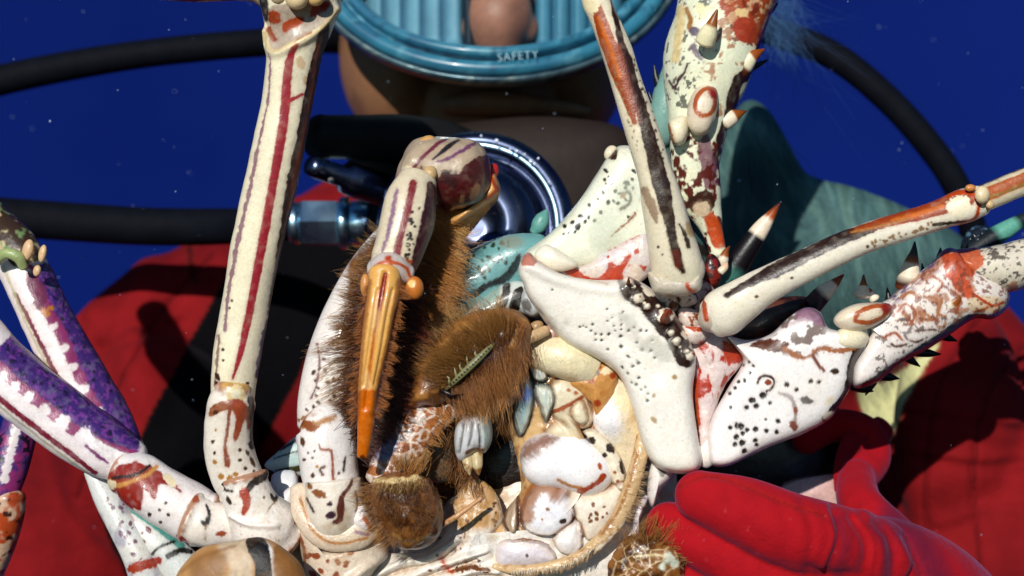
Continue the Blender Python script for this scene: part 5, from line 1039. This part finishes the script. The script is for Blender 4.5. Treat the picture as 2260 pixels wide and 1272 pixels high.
m.spots(DB, '#2a2420', soft=2.5, halo='#b8b2ac'); m.dents([(x, y, r) for x, y, r in DB], -.3)
m.stroke([(1672, 845), (1678, 833), (1692, 830), (1706, 836), (1708, 848), (1700, 860), (1692, 864)], 5.5, '#3a1c0c', jag=.6); m.spots([(1695, 844, 7)], '#8a3a14'); m.stroke([(1720, 868), (1745, 878), (1755, 905), (1755, 935)], [6, 8, 7, 10], '#9a8a84', jag=2, a=.8); m.spots([(1752, 940, 8, 1.5, 60), (1756, 905, 5, 2, 90)], '#8a5240', soft=4); m.poly([(1765, 880), (1785, 876), (1795, 890), (1775, 892)], '#6a6660', jag=3)
m.spots([(1832, 884, 8, 1.6, -40), (1830, 918, 9, 1.6, -20)], '#efe2cc')
antB = raw(m.disp(.4, 80, 7), 'antenna_base', SHELL, lob)
raw(ball(1562, 1000, 22, -2, '#efe8e2', ry=34, rot=10), 'condyle', SHELL, antB)
# two-lobed knobs on both peduncles
def knob(pts1, pts2, d, par, st):
    a = blob(pts1, 8, d + 8, '#e6d8c0', p=2.6); a.stroke(np.vstack([st, st[:2]]), 10, '#a8501f', jag=1.6); a.spots([(st[3][0], st[3][1], 14)], '#8a1c12', soft=10); raw(a, 'knob', SHELL, par)
    b = blob(pts2, 7, d + 9, '#ece2c4', p=2.6); b.stroke([pts2[0], pts2[-1]], 8, '#a8703c', jag=2); raw(b, 'knob', SHELL, par)
knob([(1840, 712), (1850, 690), (1885, 672), (1930, 668), (1965, 672), (1968, 692), (1945, 712), (1910, 728), (1870, 732)], [(1842, 740), (1860, 724), (1900, 730), (1918, 745), (1905, 768), (1870, 775), (1838, 762)], -14, antB, [(1888, 704), (1895, 690), (1930, 676), (1958, 680), (1948, 700), (1920, 712), (1892, 710)])
# right peduncle beyond
m = blob([(1880, 850), (1885, 800), (1920, 730), (1900, 700), (1960, 660), (2000, 625), (2050, 585), (2090, 548), (2125, 560), (2180, 600), (2225, 640), (2222, 680), (2190, 705), (2150, 705), (2100, 735), (2040, 775), (1985, 805), (1940, 840), (1900, 858)], 16, 8, '#ece3de', spine=[(1910, 820), (2000, 720), (2130, 640)], p=3)
m.mottle('#5a2e6c', .42, .55, 500, seed=3, m=1 - sstep(-10, 30, m.y - (735 - (m.x - 1880) * .78)), a=.9)
m.mottle('#b27a5c', .54, .60, 190, seed=12, m=sstep(700, 760, m.x - 1200) * (1 - sstep(720, 740, m.y)) * (m.x > 1960), a=.85)
for q, w in (([(2040, 655), (2065, 660), (2072, 690), (2060, 705), (2040, 690)], 7), ([(1990, 655), (2010, 645), (2025, 655)], 8), ([(2080, 660), (2070, 690), (2085, 700)], 8), ([(2030, 690), (2040, 705), (2070, 706)], 8), ([(1995, 690), (2005, 705)], 10), ([(2000, 748), (2020, 755), (2036, 750)], 5), ([(2020, 730), (2060, 728), (2080, 736)], 4), ([(1968, 760), (1980, 765), (2000, 760)], 5)): m.stroke(q, w, '#a8704c' if q[0][1] < 700 else '#5a3a30', jag=3)
m.stroke([(2085, 560), (2110, 610), (2150, 660), (2200, 690)], [20, 34, 20, 8], '#c0481a', jag=6); m.poly([(2100, 560), (2140, 565), (2150, 610), (2110, 600)], '#b54a28', jag=6); m.poly([(2140, 660), (2200, 655), (2220, 680), (2150, 690)], '#e6cfae', jag=3); m.stroke([(2150, 650), (2190, 675), (2215, 668)], 6, '#b8481c', jag=2); m.stroke([(2150, 690), (2180, 680)], 5, '#b5602a', jag=2)
m.stroke([(1905, 852), (1990, 800), (2080, 745), (2140, 705), (2195, 702)], [10, 16, 24, 20, 8], '#26352f', jag=4); m.mottle('#4a5a50', .55, .66, 400, seed=9, m=(m.y > 690) * (m.x > 2080) * 1.0, a=.6)
m.mottle('#7a3a24', .575, .62, 620, seed=31, m=((m.y < 720) & (m.x > 1930)).astype(float), a=.8); m.mottle('#5a4a48', .60, .64, 560, seed=33, m=((m.y >= 700) & (m.x > 1930)).astype(float), a=.8)
for q in ([(1980, 690), (2000, 672), (2020, 690), (2010, 715)], [(2100, 640), (2120, 660), (2110, 690)], [(1950, 745), (1975, 735), (1990, 750)], [(2060, 610), (2080, 625), (2070, 645)]): m.stroke(q, 6, '#9c5230', jag=2)
pb = raw(m.disp(.5, 90, 9), 'antenna_segment', SHELL, antB)
m = blob([(2090, 560), (2140, 548), (2200, 540), (2300, 520), (2400, 520), (2400, 640), (2300, 630), (2230, 645), (2180, 640), (2130, 612)], 14, 8, '#dfd6c4', spine=[(2160, 590), (2340, 580)]); m.mottle('#4a4038', .56, .61, 700, seed=3, a=.9, m=(m.x > 2140).astype(float)); m.poly([(2090, 560), (2150, 545), (2170, 580), (2130, 610)], '#c5603a', jag=6); m.spots([(2235, 630, 10)], '#c08a6a')
raw(m.disp(.6, 120), 'antenna_segment', SHELL, antB)
def thorn(pts, par, cols=((.0, '#1a0f14'), (.35, '#1a0f14'), (.42, '#ecdcc2'), (.66, '#ecdcc2'), (.72, '#8a4012'), (1, '#5a2208')), base=None):
    m = tube(pts, cols[0][1], sp=2.2, cap=(.5, 1)); us = [c[0] for c in cols]; cc = np.array([C(c[1]) for c in cols])
    m.col = np.stack([np.interp(m.u, us, cc[:, k]) for k in range(3)], -1); return raw(m, 'spine', SPINE, par)
SH = ((0, '#e9dcc4'), (.45, '#e9dcc4'), (.52, '#9a5216'), (1, '#5a2a0a')); DK = ((0, '#14181a'), (1, '#0a0c0e'))
thorn([(2004, 632, 28, 4), (2006, 610, 24, 3), (2012, 580, 16, 2), (2017, 556, 8, 2), (2019, 535, 2, 2)], pb, ((0, '#6a3418'), (.1, '#3a1a10'), (.25, '#ecdfc8'), (.5, '#ecdfc8'), (.56, '#a05018'), (.75, '#203a34'), (1, '#15100c')))
thorn([(1795, 672, 22, 16), (1815, 650, 20, 14), (1835, 632, 14, 14), (1860, 608, 3, 14)], antB, ((0, '#241024'), (.3, '#241024'), (.4, '#ecdcc4'), (.68, '#ecdcc4'), (.74, '#9a4a14'), (1, '#6a2a0a')))
thorn([(1902, 652, 18, 14), (1905, 638, 13, 14), (1906, 622, 6, 14), (1906, 608, 2, 14)], pb, SH)
thorn([(1930, 660, 12, 14), (1918, 642, 6, 14), (1908, 632, 2, 14)], pb, SH)
thorn([(2070, 690, 18, -4), (2108, 664, 14, -6), (2124, 640, 4, -6)], pb, SH)
for (x, y, dx, dy, r) in ((1962, 662, -4, -26, 7), (2074, 572, 2, -24, 8), (2130, 562, 6, -22, 7), (1988, 640, 3, -18, 5), (2038, 602, -3, -20, 5), (1905, 858, 22, 6, 9), (1960, 832, 24, 4, 9), (2010, 795, 20, 14, 8), (2050, 780, 26, 2, 8), (2090, 745, 22, 8, 8), (1920, 858, -10, 14, 5)): thorn([(x - dx, y - dy, r * 1.3, 16), (x, y, r * 1.1, 16), (x + dx * .5, y + dy * .5, r * .7, 16), (x + dx, y + dy, 1.5, 16)], pb, DK)
thorn([(2140, 560, 28, 34), (2200, 520, 22, 34), (2250, 490, 16, 34), (2320, 450, 5, 34)], antB, ((0, '#141c22'), (.3, '#141c22'), (.38, '#5fa593'), (.55, '#5fa593'), (.62, '#1a2a2c'), (1, '#121a1c')))
# the long horn over the eye, and small ones by it
thorn([(1590, 640, 34, 34), (1618, 595, 30, 32), (1650, 548, 24, 30), (1680, 505, 19, 29), (1702, 475, 11, 28), (1722, 448, 2, 28)], lob, ((0, '#3f7a70'), (.22, '#35685f'), (.30, '#0e0a10'), (.60, '#0e0a10'), (.64, '#efdcc4'), (.80, '#efdcc4'), (.84, '#a84f1a'), (.95, '#6a280a'), (1, '#3a1206')))
thorn([(1590, 590, 14, 20), (1596, 574, 12, 18), (1602, 556, 7, 18), (1610, 545, 2, 18)], lob, SH); thorn([(1590, 600, 9, 12), (1600, 590, 8, 12), (1604, 582, 3, 12)], lob, ((0, '#e8d9c0'), (1, '#e0b490')))
m = blob([(1555, 580), (1570, 560), (1590, 580), (1590, 620), (1570, 640), (1556, 620)], 3, 14, '#7a1c12'); m.mottle('#2a0c08', .5, .6, 500); raw(m, 'membrane', FLESH, lob)
# ------------------------------------------------------------------ upright peduncle
m = tube([(1585, 560, 18, 26), (1570, 505, 26, 26), (1548, 440, 44, 25), (1535, 370, 52, 24), (1538, 300, 62, 24), (1545, 240, 74, 24), (1556, 180, 92, 24), (1568, 120, 100, 24), (1585, 60, 98, 24), (1602, 0, 104, 24), (1622, -70, 112, 24), (1650, -220, 110, 20)], '#ecefd2', flat=.85, sq=2.2)
m.mottle('#3d3a3e', .60, .64, 520, seed=6, m=(m.front > .02) * (1 - sstep(-10, 14, m.x - (1552 - .15 * (m.y - 120)))) * (m.y < 240), a=.85)
m.mottle('#a25a2c', .60, .66, 300, seed=8, m=(m.front > .02) * sstep(-5, 12, m.x - (1560 - .1 * m.y)) * (m.y < 260), a=.8)
m.poly([(1600, -30), (1700, -60), (1720, 40), (1670, 100), (1640, 80), (1612, 50), (1588, 10)], '#a8441c', jag=10); m.mottle('#d9b48a', .5, .6, 380, seed=22, m=((m.y < 90) & (m.x > 1600)).astype(float), a=.75); m.mottle('#6a1e10', .55, .62, 420, seed=23, m=((m.y < 100) & (m.x > 1610)).astype(float), a=.8); m.poly([(1620, 50), (1655, 30), (1668, 70), (1648, 95), (1624, 80)], '#a83a20', jag=4); m.mottle('#e6c48c', .54, .62, 300, seed=2, m=(m.y < 40) * (m.x > 1580) * 1.0)
m.stroke([(1680, 90), (1655, 150), (1625, 190), (1612, 250), (1590, 300), (1575, 380)], [10, 22, 26, 26, 16, 14], '#2e1418', jag=5, freq=380); m.stroke([(1545, 250), (1540, 275)], 4, '#8a5020')
m.stroke([(1545, 90), (1556, 98), (1575, 92), (1588, 78)], 9, '#b4743a', jag=1.5); m.poly([(1520, 60), (1540, 60), (1542, 78), (1525, 78)], '#55485c', jag=3); m.stroke([(1530, 105), (1542, 122), (1548, 130)], [16, 14, 10], '#6a5a66', jag=3); m.stroke([(1478, 180), (1488, 195), (1498, 175), (1510, 160), (1516, 145)], 6, '#4a3038', jag=2.5)
m.poly([(1540, 320), (1565, 300), (1580, 380), (1578, 420), (1555, 410), (1545, 360)], '#7a4a5c', jag=6, a=.9); m.mottle('#5a1c12', .5, .6, 330, seed=12, m=(m.y > 300) * 1.0); m.poly([(1520, 440), (1560, 420), (1580, 450), (1560, 470), (1530, 470)], '#3a1c10', jag=4); m.poly([(1555, 478), (1575, 470), (1600, 520), (1600, 545), (1575, 545), (1560, 510)], '#c24a16', jag=3, soft=6); m.poly([(1530, 455), (1560, 445), (1565, 470), (1540, 480)], '#d8c0a0', jag=3)
m.stroke([(1490, 130), (1500, 60), (1505, 20)], 18, '#dfc992', jag=5); m.stroke([(1515, 20), (1525, 45), (1520, 60)], 9, '#9a6a34', jag=2); m.spots([(1545, 20, 12), (1555, 40, 10), (1565, 20, 9)], '#efe8b8')
pa = raw(m.disp(.6, 90, 11), 'antenna', SHELL, lob)
knob([(1516, 270), (1518, 235), (1532, 200), (1556, 186), (1582, 198), (1584, 235), (1574, 275), (1556, 298), (1530, 296)], [(1474, 275), (1492, 258), (1514, 258), (1520, 290), (1508, 318), (1486, 318)], 4, pa, [(1535, 225), (1542, 208), (1560, 196), (1578, 205), (1576, 238), (1560, 255), (1538, 248)])
thorn([(1556, 92, 22, 2), (1564, 72, 20, 0), (1572, 52, 12, -2), (1582, 24, 3, -3)], pa, ((0, '#efe8c0'), (.5, '#efe8c0'), (.56, '#9a5a20'), (1, '#6a3208')))
thorn([(1628, 160, 22, 16), (1645, 140, 21, 15), (1662, 124, 14, 14), (1685, 110, 3, 14)], pa, ((0, '#3a1a10'), (.2, '#6a3018'), (.3, '#efe6c4'), (.6, '#efe6c4'), (.65, '#9a4c10'), (1, '#7a3808')))
thorn([(1600, 270, 18, 18), (1618, 258, 16, 18), (1630, 252, 10, 18), (1646, 246, 2, 18)], pa, SH)
for q in ([(1690, 30, 12, 30), (1702, 22, 7, 30), (1716, 8, 2, 30)], [(1660, 150, 8, 36), (1680, 140, 5, 36), (1696, 132, 1.5, 36)], [(1575, 325, 7, 30), (1588, 318, 4, 30), (1598, 312, 1.5, 30)], [(1455, 190, 10, 40), (1448, 170, 7, 40), (1444, 145, 2, 40)], [(1450, 240, 8, 40), (1440, 225, 6, 40), (1432, 205, 2, 40)]): thorn(q, pa, DK)
raw(blob([(1440, 210), (1462, 150), (1490, 80), (1520, 100), (1520, 240), (1500, 300), (1450, 330), (1430, 280)], 8, 42, '#7ba59c'), 'carapace', SHELL, lob)
m = blob([(1440, 330), (1480, 310), (1530, 380), (1560, 500), (1590, 600), (1530, 640), (1480, 560), (1440, 440)], 8, 46, '#31504c'); m.mottle('#16110c', .45, .6, 200); raw(m, 'carapace', SHELL, lob)
# dark eye-stalk tangle by the right antenna
m = blob([(2120, 540), (2150, 500), (2190, 505), (2210, 530), (2190, 560), (2140, 560)], 9, 40, '#1a222c'); m.mottle('#4a6a80', .55, .66, 600); raw(m.disp(1.4, 500), 'carapace', SHELL, lob)

# ------------------------------------------------------------------ antennules
m = tube([(1498, 612, 58, -18), (1492, 580, 58, -20), (1478, 520, 52, -22), (1462, 450, 46, -24), (1448, 390, 40, -25), (1420, 300, 38, -26), (1388, 200, 35, -26), (1356, 100, 34, -26), (1332, 40, 31, -26), (1316, 0, 32, -26), (1306, -60, 30, -26)], '#ece2c6', cap=(.35, .3), sq=2.2)
m.stroke([(1318, 20), (1340, 90), (1366, 160), (1384, 215), (1400, 270)], [22, 36, 36, 26, 12], '#9c3f0c', jag=2.5, freq=300); m.stroke([(1322, 40), (1344, 100), (1368, 170)], [8, 12, 8], '#c8661c', soft=8); m.stroke([(1352, 0), (1368, 80), (1392, 160), (1420, 260), (1442, 340), (1462, 420), (1476, 480), (1486, 530), (1498, 575), (1508, 600)], [14, 14, 22, 26, 34, 38, 26, 20, 22, 10], '#2c1408', jag=4, freq=360)  # brighter orange streak is a highlight painted into the stripe
m.stroke([(1366, 100), (1390, 190), (1412, 270)], 7, '#7a2a0a', jag=2); m.spots([(1306, 12, 16, 1.2, 60)], '#efdfb4'); m.stroke([(1422, 420), (1440, 460), (1448, 490)], [16, 20, 8], '#8a6a50', jag=4, a=.8); m.stroke([(1490, 560), (1496, 585)], 16, '#5a1a0c', jag=2)
m.scatter([(1395, 130), (1410, 130), (1470, 350), (1455, 360)], 34, (1.6, 3), '#4a3a26', 31); m.scatter([(1345, 130), (1358, 150), (1420, 340), (1405, 340)], 20, (1.4, 2.4), '#8a7450', 32); m.stroke([(1500, 495), (1512, 520), (1520, 545)], [6, 9, 11], '#3a2c1a', jag=3); m.spots([(1453, 545, 3.5), (1462, 562, 2.5), (1478, 470, 3), (1486, 480, 3)], '#3a2818'); m.spots([(1524, 505, 10, 2, 70)], '#a8843c', soft=5, a=.8)
an = raw(m.disp(.35, 90, 12), 'antennule', SHELL, lob)
m = blob([(1432, 600), (1470, 610), (1530, 612), (1550, 600), (1545, 640), (1500, 655), (1450, 650), (1436, 630)], 7, -20, '#cfc6b6', spine=[(1460, 628), (1530, 628)]); m.stroke([(1514, 605), (1518, 635), (1530, 645)], 9, '#b8461c', jag=2); raw(m, 'membrane', FLESH, an)
raw(ball(1532, 590, 24, -22, '#cbbfae', ry=32, rot=-15), 'condyle', SHELL, an)
m = tube([(1575, 705, 46, -14), (1598, 690, 54, -16), (1640, 662, 48, -19), (1690, 630, 40, -20), (1760, 595, 37, -21), (1840, 556, 35, -22), (1920, 522, 33, -22), (2000, 498, 32, -22), (2070, 475, 33, -22), (2130, 455, 38, -22), (2165, 443, 34, -22)], '#efe7d4', cap=(.4, .5), sq=2.2)
m.stroke([(1605, 652), (1655, 624), (1722, 592), (1792, 557), (1852, 527), (1930, 500), (1985, 484)], [12, 18, 30, 32, 30, 24, 8], '#2a150c', jag=4.5, freq=340); m.stroke([(1890, 506), (1960, 488), (2020, 471), (2080, 453), (2135, 436)], [8, 26, 36, 40, 40], '#963a0c', jag=3, freq=300); m.stroke([(1970, 488), (2030, 472), (2080, 456)], [8, 12, 10], '#c8661c', soft=8); m.stroke([(1880, 512), (1940, 500), (2000, 484)], 5, '#a5692c', jag=3)  # lighter run along the orange paints its highlight
m.spots([(2117, 455, 25, 1.1)], '#f0e6c8'); m.stroke([(2085, 430), (2140, 425), (2160, 450), (2150, 485), (2115, 492)], 9, '#b8420c', jag=3); m.scatter([(1900, 540), (2060, 490), (2060, 505), (1930, 545)], 26, (1.6, 4), '#9a7a58', 33); m.spots([(1748, 614, 3.5), (1670, 655, 4), (1615, 640, 3), (1915, 545, 4)], '#5a4428'); m.stroke([(1655, 670), (1690, 672)], 3, '#fbf7f0'); m.stroke([(2060, 496), (2130, 490)], 7, '#3a2a1c', jag=3)
an2 = raw(m.disp(.3, 90, 13), 'antennule', SHELL, lob)
m = tube([(2155, 445, 32, -22), (2190, 430, 30, -22), (2250, 405, 30, -22), (2320, 378, 28, -22), (2420, 340, 26, -22)], '#dcd2b4', sq=2.2); m.stroke([(2170, 432), (2220, 412), (2280, 390), (2380, 352)], 30, '#a84e12', jag=3, freq=300); m.stroke([(2170, 440), (2230, 420), (2300, 392)], 5, '#8a6a30', jag=2); m.stroke([(2150, 415), (2220, 385), (2300, 355)], 4, '#3a2a1a', jag=2); m.mottle('#b09468', .6, .7, 400, a=.5)
raw(m.disp(.3, 120), 'antennule_segment', SHELL, an2)
raw(join(ball(2168, 430, 17, -30, '#ecd8b0', ry=20), ball(2185, 452, 10, -28, '#d9b98a'), ball(2142, 415, 12, -28, '#d08a4a', ry=8)), 'condyle', SHELL, an2)
m = blob([(1540, 700), (1556, 655), (1580, 660), (1590, 700), (1600, 735), (1570, 735), (1548, 725)], 8, -14, '#d2c4b4'); m.stroke([(1552, 660), (1556, 690), (1560, 706)], 10, '#b24a1e', jag=2); raw(m, 'membrane', FLESH, an2)
# small plates between the antennules
for (pts, col, ex_) in (([(1455, 640), (1480, 640), (1500, 660), (1490, 690), (1460, 680)], '#e2d4c8', '#6a3416'), ([(1485, 630), (1530, 640), (1540, 665), (1505, 680), (1490, 660)], '#e9dcd0', '#6a3a18'), ([(1500, 680), (1540, 690), (1545, 730), (1515, 730), (1498, 705)], '#e6d2c6', '#8a4a20'), ([(1505, 715), (1545, 715), (1560, 745), (1530, 760), (1505, 740)], '#ecdcd4', '#b8481c')):
    m = blob(pts, 6, -4, col); m.mottle(ex_, .52, .58, 420, seed=len(pts) + int(pts[0][0])); raw(m.disp(.5, 300), 'brow_plate', SHELL, lob)
m = blob([(1440, 620), (1500, 610), (1570, 630), (1590, 700), (1580, 780), (1530, 800), (1490, 740), (1450, 680)], 6, 8, '#c9a898', spine=[(1500, 660), (1545, 740)]); m.mottle('#8a2a14', .5, .58, 500); m.mottle('#3a180e', .6, .66, 420, seed=4); raw(m, 'membrane', FLESH, lob)
m = blob([(1560, 745), (1620, 700), (1700, 660), (1790, 660), (1760, 720), (1690, 752), (1620, 765)], 6, 22, '#2a140c'); m.mottle('#5a2c1c', .5, .65, 260); raw(m, 'carapace', SHELL, lob)
